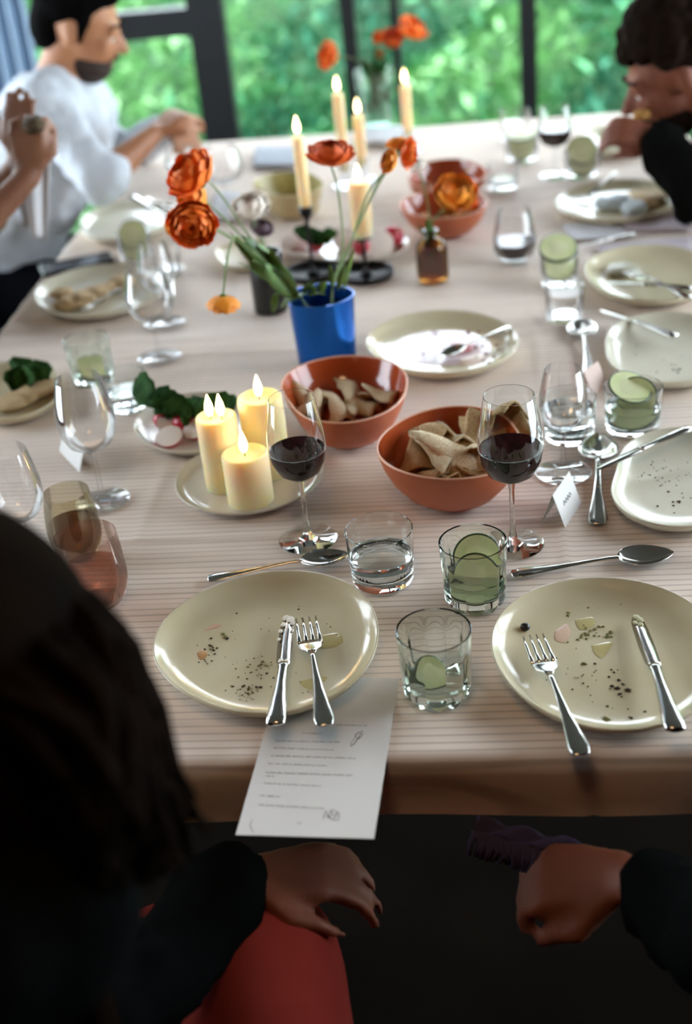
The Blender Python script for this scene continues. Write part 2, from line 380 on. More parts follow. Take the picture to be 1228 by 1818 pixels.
def cloth_mat():
    m = bpy.data.materials.new('striped_linen'); m.use_nodes = True; t = m.node_tree; b = t.nodes['Principled BSDF']; b.inputs['Roughness'].default_value = .9
    N = t.nodes.new; L = t.links.new
    tc = N('ShaderNodeTexCoord'); sx = N('ShaderNodeSeparateXYZ'); L(tc.outputs['Object'], sx.inputs[0])
    nz = N('ShaderNodeTexNoise'); nz.inputs['Scale'].default_value = 2.5; L(tc.outputs['Object'], nz.inputs['Vector'])
    ma = N('ShaderNodeMath'); ma.operation = 'MULTIPLY_ADD'; ma.inputs[1].default_value = .008; L(nz.outputs['Fac'], ma.inputs[0]); L(sx.outputs['Y'], ma.inputs[2])
    sc = N('ShaderNodeMath'); sc.operation = 'MULTIPLY'; sc.inputs[1].default_value = 2 * PI / .0115; L(ma.outputs[0], sc.inputs[0])
    sn = N('ShaderNodeMath'); sn.operation = 'SINE'; L(sc.outputs[0], sn.inputs[0])
    rp = N('ShaderNodeMapRange'); rp.inputs['From Min'].default_value = .55; rp.inputs['From Max'].default_value = .95; L(sn.outputs[0], rp.inputs[0])
    # fainter second set, irregular along the thread
    mp = N('ShaderNodeMapping'); mp.inputs['Scale'].default_value = (3, 160, 3); L(tc.outputs['Object'], mp.inputs[0])
    n2 = N('ShaderNodeTexNoise'); n2.inputs['Scale'].default_value = 1; n2.inputs['Detail'].default_value = 3; L(mp.outputs[0], n2.inputs['Vector'])
    mu = N('ShaderNodeMath'); mu.operation = 'MULTIPLY'; L(rp.outputs[0], mu.inputs[0]); L(n2.outputs['Fac'], mu.inputs[1])
    mx = N('ShaderNodeMix'); mx.data_type = 'RGBA'; mx.inputs['A'].default_value = lin('e6d7ca'); mx.inputs['B'].default_value = lin('9a877c'); L(mu.outputs[0], mx.inputs['Factor'])
    n3 = N('ShaderNodeMapRange'); n3.inputs['From Min'].default_value = .3; n3.inputs['From Max'].default_value = .75; n3.inputs['To Min'].default_value = .0; n3.inputs['To Max'].default_value = .22; L(n2.outputs['Fac'], n3.inputs[0])
    m2 = N('ShaderNodeMix'); m2.data_type = 'RGBA'; L(n3.outputs[0], m2.inputs['Factor']); L(mx.outputs['Result'], m2.inputs['A']); m2.inputs['B'].default_value = lin('c0ad9f')
    L(m2.outputs['Result'], b.inputs['Base Color'])
    bp = N('ShaderNodeBump'); bp.inputs['Strength'].default_value = .35; bp.inputs['Distance'].default_value = .0008; L(n2.outputs['Fac'], bp.inputs['Height']); L(bp.outputs[0], b.inputs['Normal'])
    return m
tc_ = MB().grid(rows, False).build('tablecloth', cloth_mat())
tag(tc_, 'pinkish beige striped tablecloth with fold creases covering the table', 'tablecloth')

# ------------------------------------------------------------------ crockery
GZ = TZ + .0016       # things stand just on the crests of the cloth
def plate(pix, label, m=CREAM, h=.024, zr=None, name='plate', order=3, thick=1, group=None, cat='plate'):
    c, rad = outline(pix, (zr or GZ + h - .002), order)
    root = empty(name, (c.x, c.y, GZ), label, cat, group)
    k = h / .024
    prof = [(0, .006), (.55, .006), (.76, .0075), (.86, .011*k), (.94, .017*k), (.985, .0235*k), (.997, h), (1.0, .0225*k), (.975, .0165*k), (.9, .0085*k), (.78, .0015), (.7, 0), (0, 0)]
    MB().lathe(prof, 96, rad=rad).build('dish', m, root)
    MB().lathe([(.978, .0222*k), (.99, h+.0004), (1.001, .0225*k), (.99, .0205*k)], 96, rad=rad).build('rim', mat('pale_rim_edge', 'd8d0b8', .2), root)
    root['_r'] = 1; return root, rad
def bowl(pix, label, hgt, mo=TERRA_OUT, mi_=TERRA_IN, mr=TERRA_RIM, name='bowl', foot=.45, group=None):
    c, rad = outline(pix, GZ + hgt, 4)
    root = empty(name, (c.x, c.y, GZ), label, 'bowl', group)
    H = hgt
    outp = [(0, 0), (foot, 0), (foot+.06, .003), (foot+.2, .16*H), (.82, .42*H), (.93, .7*H), (1.0, .985*H)]
    inp = [(.968, .985*H), (.9, .7*H), (.79, .45*H), (foot+.15, .22*H), (foot, .1*H), (.2, .08*H), (0, .08*H)]
    MB().lathe(outp, 80, rad=rad).build('outer_wall', mo, root)
    MB().lathe([(1.0, .985*H), (.995, 1.0*H), (.984, 1.006*H), (.972, 1.0*H), (.968, .985*H)], 80, rad=rad).build('rim', mr, root)
    MB().lathe(inp, 80, rad=rad).build('inner_wall', mi_, root)
    return root, rad
O = {}
O['A'] = [(270,1150),(300,1092),(370,1046),(455,1022),(560,1015),(625,1045),(665,1090),(674,1140),(650,1190),(600,1232),(540,1258),(480,1272),(400,1262),(330,1232),(285,1192)]
O['B'] = [(868,1150),(885,1100),(930,1058),(985,1035),(1060,1025),(1130,1035),(1195,1055),(1250,1090),(1285,1140),(1280,1200),(1240,1255),(1195,1287),(1120,1298),(1030,1290),(950,1256),(895,1206)]
O['C1'] = [(497,690),(515,660),(560,637),(620,630),(680,638),(718,655),(725,678),(705,715),(670,740),(620,752),(565,745),(520,725)]
O['C2'] = [(667,800),(680,770),(715,742),(770,724),(830,720),(885,733),(918,757),(925,785),(915,815),(880,840),(820,850),(760,848),(705,835),(675,815)]
O['PL'] = [(648,610),(665,583),(710,563),(780,553),(850,558),(900,575),(918,600),(905,630),(865,652),(800,664),(740,662),(690,648),(660,628)]
O['CP'] = [(310,860),(325,830),(355,805),(410,787),(470,780),(530,785),(565,800),(576,825),(560,862),(520,890),(470,909),(410,916),(350,902),(320,883)]
O['RP'] = [(240,770),(245,740),(270,718),(310,705),(370,698),(425,705),(450,730),(440,770),(400,793),(345,803),(290,798),(255,785)]
O['R2'] = [(1078,855),(1090,820),(1120,790),(1170,768),(1230,758),(1300,770),(1330,820),(1320,890),(1270,930),(1200,943),(1140,922),(1100,893)]
O['R3'] = [(1072,605),(1085,580),(1130,563),(1200,557),(1270,568),(1300,605),(1285,650),(1230,680),(1150,680),(1100,658),(1080,633)]
O['R4'] = [(1035,478),(1050,458),(1090,443),(1150,437),(1210,440),(1250,455),(1262,490),(1235,522),(1190,536),(1120,530),(1065,513),(1042,497)]
O['R5'] = [(985,368),(1000,345),(1050,325),(1120,318),(1180,328),(1202,348),(1187,372),(1130,386),(1060,388),(1005,380)]
O['R6'] = [(1030,245),(1050,228),(1090,222),(1140,225),(1155,243),(1130,263),(1080,270),(1040,262)]
O['L1'] = [(-60,700),(-40,665),(0,645),(50,640),(95,655),(105,680),(95,710),(60,735),(10,745),(-40,735)]
O['L2'] = [(65,520),(80,498),(130,480),(190,472),(250,472),(283,482),(285,510),(255,540),(200,555),(140,560),(90,553),(68,540)]
O['L3'] = [(140,405),(150,385),(190,365),(240,355),(290,360),(305,378),(295,402),(250,418),(200,424),(155,420)]
O['C3'] = [(709,363),(725,348),(760,340),(800,337),(845,342),(865,355),(855,372),(820,384),(780,387),(740,382),(715,373)]
O['C4'] = [(722,318),(735,298),(765,285),(805,281),(845,288),(865,303),(855,318),(820,330),(770,334),(735,330)]
O['CB'] = [(450,325),(465,312),(500,305),(540,306),(565,313),(572,327),(560,340),(520,347),(480,343),(460,336)]
pA, rA = plate(O['A'], 'cream oval plate with crumbs, nearest plate left of the cut glasses', order=4)
pB, rB = plate(O['B'], 'cream oval plate with herb smears, in the near right corner', order=4)
pPL, rPL = plate(O['PL'], 'cream oval serving platter stained pink with beetroot', name='platter', cat='platter')
pCP, rCP = plate(O['CP'], 'flat off-white plate carrying the three pillar candles', m=WHITEP, h=.014, name='candle_plate')
pRP, rRP = plate(O['RP'], 'off-white plate of radishes and leaves left of the pillar candles', m=WHITEP, h=.018)
p2, r2 = plate(O['R2'], 'pale plate with dark specks at the right edge beside the tent card', m=CREAM2)
p3, r3 = plate(O['R3'], 'pale empty plate at the right edge behind the cucumber tumbler', m=CREAM2)
p4, r4 = plate(O['R4'], 'beige plate with crossed cutlery right of the green cucumber slice', m=CREAM)
p5, r5 = plate(O['R5'], 'brownish plate of leftovers in front of the curly-haired man', m=CREAM)
p6, r6 = plate(O['R6'], 'small far plate below the curly-haired man\'s raised hand', m=CREAM2)
pL1, rL1 = plate(O['L1'], 'plate of bread and dark greens cut by the left edge', m=CREAM)
pL2, rL2 = plate(O['L2'], 'oval plate of bread leftovers at the left table edge', m=CREAM2)
pL3, rL3 = plate(O['L3'], 'pale plate in front of the man in the white shirt', m=CREAM2)
b1, rb1 = bowl(O['C1'], 'terracotta bowl with few pale pieces, in front of the blue vase', .072)
b2, rb2 = bowl(O['C2'], 'terracotta bowl full of crisp shards behind the right wine glass', .078)
b3, rb3 = bowl(O['C3'], 'terracotta bowl behind the amber bottle vase', .06)
b4, rb4 = bowl(O['C4'], 'farthest terracotta bowl, behind the other far one', .055)
b5, rb5 = bowl(O['CB'], 'round beige bowl left of the leftmost taper candle', .065, BEIGE_OUT, BEIGE_IN, mat('beige_rim', 'c8bb96', .4), foot=.6)
# two small plates of radishes behind the candlesticks
O['S1'] = [(383,448),(395,436),(430,428),(470,430),(492,442),(485,462),(450,475),(415,476),(390,465)]
O['S2'] = [(505,436),(530,418),(590,408),(660,408),(712,418),(728,434),(705,452),(650,462),(580,462),(525,452)]
pS1, rS1 = plate(O['S1'], 'small plate of cut radishes behind the drooping flower', m=CREAM, h=.016)
pS2, rS2 = plate(O['S2'], 'plate of cut radishes behind the black candlesticks', m=WHITEP, h=.016)

# ------------------------------------------------------------------ crumbs, stains
def specks(root, spots, m, name='crumbs', z=.0068, seed=1):
    """spots: (px, py, spread px, n, size m); lies on the dish of root"""
    q = random.Random(seed); mb = MB(); c = root.location
    for px, py, sp, n, sz in spots:
        for _ in range(n):
            p = P(px + q.gauss(0, sp), py + q.gauss(0, sp * .6), GZ + z) - c; s = sz * q.uniform(.4, 1.2)
            k = len(mb.v); a = q.uniform(0, 6.28)
            pts = [(p.x + s*math.cos(a+t)*q.uniform(.6, 1.3), p.y + s*math.sin(a+t)*q.uniform(.6, 1.3), z - .0004) for t in (0, 1.26, 2.5, 3.77, 5)]
            mb.v += pts + [(p.x, p.y, z + s * .6)]
            for j in range(5): mb.f.append((k+j, k+(j+1) % 5, k+5))
    o = mb.build(name, m, root, False); o['kind'] = 'stuff'; return o
def smear(root, pix, m, name='smear', z=.0064, th=.0005):
    c = root.location; ps = [P(x, y, GZ + z) - c for x, y in pix]; ct = sum(ps, Vector()) / len(ps); n = len(ps); pts = spline(ps + [ps[0]], n * 4)[:-1]
    mb = MB(); top = [(p.x, p.y, z) for p in pts]; k = len(pts); inn = [(ct.x + (p.x-ct.x)*.8, ct.y + (p.y-ct.y)*.8, z + th) for p in pts]
    mb.v = top + inn + [(ct.x, ct.y, z + th)]
    for j in range(k):
        mb.f.append((j, (j+1) % k, k+(j+1) % k, k+j)); mb.f.append((k+j, k+(j+1) % k, 2*k))
    return mb.build(name, m, root)
specks(pA, [(380,1150,14,10,.0022),(370,1165,18,12,.0014),(420,1090,3,2,.002),(450,1185,22,18,.0012),(440,1215,16,14,.0018),(435,1235,14,16,.0016),(545,1070,18,5,.0014),(600,1120,20,6,.0012),(480,1140,60,18,.0009)], CRUMB, seed=3)
specks(pA, [(398,1125,4,4,.0035),(455,1190,16,14,.002),(430,1235,14,16,.002),(560,1215,22,14,.0014)], HERB, 'herb_flecks', seed=4)
smear(pA, [(350,1110),(380,1105),(392,1112),(365,1122),(345,1135),(338,1128)], PINKST); smear(pA, [(348,1160),(360,1152),(368,1162),(356,1172)], mat('orange_stain', 'b98a58', .3))
smear(pA, [(560,1130),(610,1122),(625,1135),(590,1150),(545,1150)], OILST)
smear(pA, [(530,1210),(580,1200),(600,1215),(555,1232)], OILST)
specks(pB, [(1040,1200,30,16,.0016),(1095,1225,16,8,.0028),(1060,1270,40,12,.0018),(1000,1200,40,14,.0012),(1105,1225,6,4,.0034),(1142,1263,3,1,.004),(1118,1272,4,2,.0035),(967,1085,2,1,.0025)], CRUMB, seed=8)
specks(pB, [(1040,1070,16,18,.0035),(1110,1065,10,10,.0045),(1000,1082,14,6,.003),(1060,1125,16,12,.0035),(1040,1130,22,12,.0025),(1040,1175,6,3,.0035),(1069,1277,4,2,.005)], HERB, 'herb_flecks', seed=9)
smear(pB, [(985,1120),(1005,1108),(1012,1125),(1000,1140),(985,1135)], PINKST); smear(pB, [(1050,1145),(1085,1140),(1080,1155),(1068,1168),(1055,1160)], OILST); smear(pB, [(1020,1100),(1050,1095),(1055,1110),(1030,1118)], OILST)
c = P(932, 1113, GZ + .012) - pB.location; MB().ell(c, (.0055, .0055, .0045)).build('peppercorn', mat('black_olive', '16120f', .3), pB)
specks(p2, [(1150,835,22,26,.0014),(1190,850,30,20,.0012),(1200,890,16,12,.002)], CRUMB, seed=12)
specks(p3, [(1180,610,30,8,.0012),(1190,655,20,8,.002)], CRUMB, seed=13)
specks(pPL, [(765,620,20,10,.003),(832,592,10,5,.005),(852,602,6,4,.004),(880,620,10,8,.005),(865,632,12,8,.005),(785,600,50,16,.0018),(678,626,2,1,.005),(815,575,30,8,.002)], BEET, 'beet_bits', seed=14)
smear(pPL, [(700,600),(760,585),(850,585),(885,605),(870,635),(800,648),(720,640),(690,620)], mat('pink_yoghurt_film', 'd5bcc0', .12, var='cdb9bd', scale=30))
smear(pPL, [(800,608),(820,600),(842,606),(838,622),(815,628),(802,620)], mat('beet_puddle', 'b04450', .15), z=.007); smear(pPL, [(812,638),(840,630),(868,628),(860,642),(825,650)], PINKST, z=.007)

# ------------------------------------------------------------------ cutlery (local: handle end at the origin, tip along +Y, face up)
def strip(spec, seg=10):
    """spec: (y, halfwidth, z, thickness)"""
    mb = MB(); rows = []
    for y, w, z, t in spec:
        rows.append([(w*math.cos(2*PI*j/seg), y, z + t*math.sin(2*PI*j/seg)) for j in range(seg)])
    return mb.grid(rows, True, True, True)
H_SPEC = [(0,.004,.001,.001),(.002,.0085,.001,.0014),(.012,.0105,.0012,.0016),(.03,.0085,.0018,.0017),(.06,.0052,.003,.0018),(.09,.0034,.0048,.0019),(.115,.0028,.006,.002),(.125,.0032,.006,.0019)]
def spoon(name='spoon'):
    r = empty(name); strip(H_SPEC + [(.132,.004,.0055,.0018)]).build('handle', STEEL, r)
    rows = []; L, Wd, D = .066, .0215, .0085
    for u in np.linspace(0, 1, 17):
        w = Wd * math.sin(PI * min(1, u**.8 * .97 + .03)) ** .62; y = .128 + L * u; row = []
        for v in np.linspace(-1, 1, 13): row.append((w*v, y, .006 - D * (1 - v*v) * math.sin(PI*u)**.8 + .001 - .002*u))
        rows.append(row)
    o = MB().grid(rows, False).build('spoon_bowl', STEEL, r); s = o.modifiers.new('t', 'SOLIDIFY'); s.thickness = .0012
    return r
def fork(name='fork'):
    r = empty(name); strip(H_SPEC).build('handle', STEEL, r)
    spec = [(.122,.0034,.006,.0018),(.129,.006,.0052,.0013),(.136,.0115,.0036,.0011),(.146,.0132,.0022,.0011),(.153,.0132,.0018,.001)]
    mb = strip(spec)
    for i in range(4):
        x = -.0108 + i * .0072
        mb.tube([(x, .150, .0018), (x, .165, .0016), (x*.98, .183, .0026), (x*.96, .197, .0048)], [.0024, .002, .0016, .0007], 8, .55)
    mb.build('fork_head', STEEL, r); return r
def knife(name='knife', blade=STEEL):
    r = empty(name); strip([(0,.004,.003,.002),(.002,.0095,.003,.0035),(.012,.0105,.003,.004),(.04,.008,.0035,.004),(.07,.0058,.004,.004),(.098,.005,.0042,.0038),(.102,.0062,.0042,.004),(.107,.0062,.0042,.004)]).build('handle', STEEL, r)
    rows = []
    for y, a, b, t in [(.106,-.006,.006,.0014),(.112,-.008,.0068,.0012),(.14,-.0092,.0068,.001),(.175,-.0092,.006,.0009),(.19,-.0085,.0045,.0008),(.2,-.006,.0015,.0006),(.204,-.003,-.001,.0003)]:
        rows.append([(a, y, .004), ((a+b)/2, y, .004+t), (b, y, .004+t*.8), (b, y, .004-t*.8), ((a+b)/2, y, .004-t)])
    MB().grid(rows, True, True, True).build('blade', blade, r); return r
def lay(root, end, tip, label, cat, roll=0, scale=None, group=None, length=.2):
    """lay a piece of cutlery from its handle end to its tip (both world points)"""
    e, t = Vector(end), Vector(tip); d = t - e; s = scale or d.length / length; d.normalize()
    x = d.cross(Vector((0, 0, 1))).normalized(); z = x.cross(d)
    M = Matrix((x, d, z)).transposed().to_4x4() @ Matrix.Rotation(roll, 4, 'Y')
    root.matrix_world = Matrix.Translation(e) @ M @ Matrix.Scale(s, 4)
    return tag(root, label, cat, group)
rimz = GZ + .025
def pr(root, px, py, z): return P(px, py, z)
f = fork(); lay(f, P(577,1290,GZ+.029), P(543,1100,GZ+.013), 'fork lying on the nearest left plate', 'fork')
k = knife(); lay(k, P(489,1292,GZ+.029), P(515,1104,GZ+.012), 'knife smeared with cream, left of the fork on the nearest left plate', 'knife')
sm = MB()
for x, y, s in ((-.004,.2,.004),(.001,.196,.0045),(.004,.188,.003),(-.006,.186,.003),(-.008,.172,.0025),(.0045,.172,.002),(-.003,.112,.003),(.003,.110,.0028),(-.0085,.155,.002)): sm.ell((x, y, .0052), (s, s*1.6, .0012), 10, 6)
bl = [c for c in k.children if c.name.startswith('blade')][0]; sm.build('cream_smear', mat('white_cream', 'dcd6c8', .35), bl)['label'] = 'white cream smeared on the blade'
sp = spoon(); lay(sp, P(368,1028,GZ+.002), P(620,988,GZ+.004), 'spoon half hidden behind the nearest left plate', 'spoon', length=.194)
f = fork(); lay(f, P(1033,1342,GZ+.026), P(945,1131,GZ+.016), 'fork lying on the near right plate', 'fork')
k = knife(); lay(k, P(1200,1302,GZ+.029), P(1132,1102,GZ+.012), 'knife on the near right plate, tip smeared with dressing', 'knife')
sm = MB()
for x, y, s in ((-.002,.199,.004),(.001,.193,.004),(-.005,.188,.003),(0,.184,.003)): sm.ell((x, y, .005), (s, s*1.5, .001), 10, 6)
bl = [c for c in k.children if c.name.startswith('blade')][0]; sm.build('dressing_smear', mat('green_dressing', '9a9468', .4), bl)
sp = spoon(); lay(sp, P(907,1020,GZ+.002), P(1195,985,GZ+.004), 'spoon behind the near right plate', 'spoon', length=.194)
sp = spoon(); lay(sp, P(1060,932,GZ+.002), P(1062,774,GZ+.004), 'spoon pointing up the table right of the tent card', 'spoon', length=.194)
k = knife(); lay(k, P(1225,762,GZ+.032), P(1058,836,GZ+.02), 'knife propped on the rim of the speckled right plate', 'knife')
sp = spoon(); lay(sp, P(1048,670,GZ+.002), P(1030,570,GZ+.004), 'spoon beside the pale empty right plate', 'spoon', length=.194)
k = knife(); lay(k, P(1200,600,GZ+.024), P(1068,554,GZ+.012), 'knife whose tip shows behind the pale empty right plate', 'knife')
sp = spoon(); lay(sp, P(905,580,GZ+.024), P(782,636,GZ+.012), 'serving spoon on the beetroot stained platter', 'spoon', length=.194)
k = knife(); lay(k, P(1230,515,GZ+.03), P(1065,503,GZ+.012), 'knife on the beige plate at the right', 'knife')
f = fork(); lay(f, P(1225,530,GZ+.03), P(1112,482,GZ+.014), 'fork crossing the knife on the beige right plate', 'fork')
k = knife(); lay(k, P(1128,416,GZ+.006), P(1025,440,GZ+.003), 'knife lying on the white napkin at the right', 'knife')
k = knife(blade=STEEL); lay(k, P(1093,308,GZ+.036), P(1040,352,GZ+.012), 'knife leaning out of the leftovers plate', 'knife'); k.children[0].data.materials[0] = BLACKM
f = fork(); lay(f, P(1120,352,GZ+.024), P(1015,352,GZ+.012), 'fork on the leftovers plate', 'fork')
k = knife(); lay(k, P(235,350,GZ+.032), P(305,395,GZ+.02), 'knife on the plate before the man in white', 'knife')
sp = spoon(); lay(sp, P(258,352,GZ+.034), P(310,372,GZ+.026), 'spoon on the plate before the man in white', 'spoon', length=.194)
f = fork(); lay(f, P(212,512,GZ+.03), P(145,553,GZ+.022), 'fork on the left plate of bread leftovers', 'fork')
sp = spoon(); lay(sp, P(300,530,GZ+.002), P(312,470,GZ+.004), 'spoon between the left glasses', 'spoon', length=.194)
sp = spoon()
lay(sp, P(868,318,GZ+.10), P(815,380,GZ+.02), 'serving spoon sticking out of the bowl behind the amber vase', 'spoon', length=.194)
# ------------------------------------------------------------------ glassware
def solve_z(b, py):
    lo, hi = b.z, b.z + .6
    for _ in range(40):
        m = (lo + hi) / 2
        if proj((b.x, b.y, m))[1] > py: lo = m
        else: hi = m
    return lo
def pxm(p):                      # metres per pixel at a point
    return -(R3.transposed() @ (Vector(p) - CAM)).z / FPX
def cucumber(loc, r, rot, label, group=None, th=.0022, sx=1):
    root = empty('cucumber_slice', loc, label, 'cucumber', group); root.rotation_euler = rot
    fix(MB().lathe([(0,-th/2),(r*.93,-th/2),(r*.93,th/2),(0,th/2)], 32, rad=lambda t: math.hypot(math.cos(t)*sx, math.sin(t)) ).build('flesh', CUKE, root))
    MB().lathe([(r*.93,-th/2),(r,-th/2*.8),(r,th/2*.8),(r*.93,th/2)], 32, rad=lambda t: math.hypot(math.cos(t)*sx, math.sin(t))).build('skin', CUKE_SKIN, root)
    MB().lathe([(0,-th*.54),(r*.5,-th*.54),(r*.56,-th*.45),(r*.56,th*.45),(r*.5,th*.54),(0,th*.54)], 24, rad=lambda t: 1+.12*math.cos(3*t)).build('seed_core', mat('cucumber_core', 'dde0b4', .25), root)
    return root
def tumbler(base, rim_y, rim_w, label, kind='plain', water=0, wall=.0014, bot=.01, drink=None, glass=None, cup=.92, thin=False, name='tumbler'):
    b = P(base[0], base[1], GZ); zt = solve_z(b, rim_y); H = zt - b.z; R = rim_w / 2 * pxm((b.x, b.y, zt))
    root = empty(name, b, label, 'glass'); root['_r'] = R
    Rb = R * cup
    g = glass or (THIN if thin else GLASS)
    if kind == 'facet':
        seg = 100; NF = 10; mb = MB(); rows = []
        def rr(t, u): 
            a = max(0, min(1, (.82 - u) / .12)) * (.6 + .4 * min(1, (1-u)*1.3)); f = abs(math.sin(NF * t / 2)) ** .8
            return (Rb + (R - Rb) * u) * (1 - .075 * a * (1 - f) - (.10 * max(0, (.13-u)/.13)))
        for u in (0, .03, .08, .13, .2, .35, .5, .62, .7, .76, .82, .9, .97, .995):
            rows.append([((rr(2*PI*j/seg, u))*math.cos(2*PI*j/seg), rr(2*PI*j/seg, u)*math.sin(2*PI*j/seg),
                          u*H + (.006 * (1 - abs(math.sin(NF*PI*j/seg))) if u < .02 else 0)) for j in range(seg)])
        rows.append([((R - wall/2)*math.cos(2*PI*j/seg), (R - wall/2)*math.sin(2*PI*j/seg), H) for j in range(seg)])
        for u in (.99, .8, .6, .4, .28, .22): rows.append([((Rb+(R-Rb)*u - wall*1.6 - (.001 if u < .8 else 0))*math.cos(2*PI*j/seg), (Rb+(R-Rb)*u - wall*1.6 - (.001 if u < .8 else 0))*math.sin(2*PI*j/seg), u*H) for j in range(seg)])
        rows.append([(.6*Rb*math.cos(2*PI*j/seg), .6*Rb*math.sin(2*PI*j/seg), .17*H) for j in range(seg)])
        mb.grid(rows, True, True, True); o = fix(mb.build('cut_glass_body', glass or GREEN_GLASS, root)); sharp(o, 30); fl = .17 * H
    else:
        prof = [(0,.001),(Rb*.8,.0),(Rb*.96,.002),(Rb,.006),(Rb+(R-Rb)*.5,H*.5),(R,H-.0008),(R-wall/2,H),(R-wall,H-.0008),(Rb+(R-Rb)*.5-wall,H*.5),(Rb-wall,bot+.006),(Rb*.85,bot+.001),(0,bot)]
        fix(MB().lathe(prof, 64).build('glass_body', g, root)); fl = bot
    if water:
        wz = H * water; rw = Rb + (R-Rb)*water - wall*(2.2 if kind == 'facet' else 1) + (.0 if thin else .0003)
        m = drink or WATER
        if thin and not drink: m = THIN
        fix(MB().lathe([(0,fl+.0005),(Rb*.8,fl+.001),(Rb-wall,fl+.006),(rw,wz),(rw*.985,wz-.0005),(rw*.965,wz-.0006),(rw*.94,wz-.0006),(rw*.4,wz-.0006),(0,wz-.0006)], 48).build('drink', m, root))
    return root, H, R
t1, h1, r1 = tumbler((777,1230), 1117, 136, 'nearest cut glass tumbler, nearly empty, right of the printed menu', 'facet', .0)
t2_, h2, r2_ = tumbler((844,1066), 960, 122, 'cut glass tumbler with cucumber slices, right of the half full water glass', 'facet', .45)
t3, h3, r3_ = tumbler((680,1028), 938, 122, 'plain tumbler half full of water above the nearest left plate', water=.52, bot=.012)
t4, h4, r4_ = tumbler((1010,775), 703, 97, 'plain tumbler of water behind the white tent card', water=.72, bot=.013)
t5, h5, r5_ = tumbler((1122,760), 686, 104, 'tumbler with green cucumber ribbons at the right', water=.55)
def stemless(base, rim_y, rim_w, label, drink, g, lv, bulge=1.2, foot=.8):
    b = P(base[0], base[1], GZ); H = solve_z(b, rim_y) - b.z; R = rim_w/2*pxm((b.x, b.y, b.z+H)); root = empty('stemless_glass', b, label, 'glass')
    ks = [(foot*.9,0),(foot,.03),(foot+(bulge-foot)*.6,.14),(bulge*.98,.3),(bulge,.42),(bulge*.98,.55),(1+(bulge-1)*.55,.75),(1,1)]
    fix(MB().lathe([(0,0)]+[(R*a,H*z) for a, z in ks]+[(R*a-.001,H*z) for a, z in ks[:1:-1]]+[(R*foot*.9,H*.07),(0,H*.06)], 56).build('glass_body', g, root))
    pf = [(0,H*.065),(R*foot*.88,H*.075)]+[(R*a-.0015,H*z) for a, z in ks[2:] if z < lv]+[(R*bulge*.97-.0015,H*lv),(0,H*lv)]
    fix(MB().lathe(pf, 48).build('drink', drink, root)); return root
stemless((142,985), 873, 82, 'stemless glass of amber white wine at the lower left', AMBER_DRINK, thin_mat('smoky_glass', (.90,.87,.78)), .52)
stemless((176,1066), 950, 112, 'pinkish stemless glass beside the dark-haired person\'s shoulder', PINK_DRINK, thin_mat('rosy_glass', (.93,.84,.8)), .5, 1.1, .82)
t8, h8, r8_ = tumbler((167,675), 600, 82, 'cut glass tumbler with a lime wedge at the left', 'facet', .0)
t9, h9, r9_ = tumbler((229,722), 662, 76, 'low tumbler of water left of the radish plate', water=.5)
t10, h10, r10_ = tumbler((243,458), 412, 64, 'cucumber tumbler between the two left plates', water=.7, thin=True)
t11, h11, r11_ = tumbler((1002,568), 500, 72, 'tumbler of water below the big cucumber slice', water=.75, thin=True)
t12, h12, r12_ = tumbler((993,505), 448, 70, 'tumbler with one big round cucumber slice', water=.0, thin=True)
t13, h13, r13_ = tumbler((926,285), 235, 62, 'far tumbler with pale cucumber, left of the far wine glass', water=.6, thin=True)
t14, h14, r14_ = tumbler((1033,312), 264, 64, 'far tumbler stuffed with green cucumber before the curly-haired man', water=.6, thin=True)
t15, h15, r15_ = tumbler((893,335), 292, 58, 'short tumbler with a sliver of cucumber right of the far bowls', water=.4, thin=True)
t16, h16, r16_ = tumbler((915,248), 195, 56, 'clear water carafe at the far end of the table', water=.6, thin=True, name='carafe')
t17, h17, r17_ = tumbler((300,488), 436, 52, 'tumbler right of the left cucumber tumbler', thin=True, water=.3)
B = lambda t: t.location
cucumber(B(t2_) + Vector((.004,.016,.048)), .0285, (1.15, .1, .1), 'cucumber slice leaning in the near cut glass, the rear one', th=.003)
cucumber(B(t2_) + Vector((.002,-.004,.036)), .0275, (1.25, 0, -.15), 'cucumber slice in the near cut glass, the front one', th=.003)
cucumber(B(t2_) + Vector((0,0,.020)), .0285, (.18, .05, 0), 'cucumber slice lying flat in the near cut glass', th=.003)
cucumber(B(t1) + Vector((-.008,-.004,.03)), .018, (1.0, .3, .2), 'piece of cucumber in the nearest cut glass tumbler', th=.004)
cucumber(B(t5) + Vector((-.004,.004,.062)), .031, (.35, .28, 0), 'cucumber ribbon in the right tumbler, the upper one', th=.002)
cucumber(B(t5) + Vector((.006,.006,.045)), .029, (1.2, .3, -.4), 'cucumber ribbon in the right tumbler, the standing one', th=.002)
cucumber(B(t5) + Vector((0,-.004,.022)), .031, (.3, -.15, 0), 'cucumber ribbon in the right tumbler, the lowest one', th=.003)
cucumber(B(t8) + Vector((0,0,.024)), .022, (.8, .3, .2), 'lime wedge in the left cut glass tumbler', th=.006)
cucumber(B(t10) + Vector((0,0,.05)), .03, (1.1, -.3, .2), 'cucumber slice in the left tumbler, upper', th=.003)
cucumber(B(t10) + Vector((0,-.008,.028)), .03, (1.1, -.2, .2), 'cucumber slice in the left tumbler, lower', th=.003)
cucumber(B(t12) + Vector((-.002,0,.068)), .034, (.5, .0, 0), 'big round cucumber slice on top of the right tumbler', th=.006)
cucumber(B(t12) + Vector((0,.004,.038)), .032, (1.2, .0, .2), 'cucumber slice standing inside the right tumbler', th=.004)
cucumber(B(t13) + Vector((0,0,.062)), .036, (.2, 0, 0), 'pale cucumber slice in the far tumbler', th=.004)
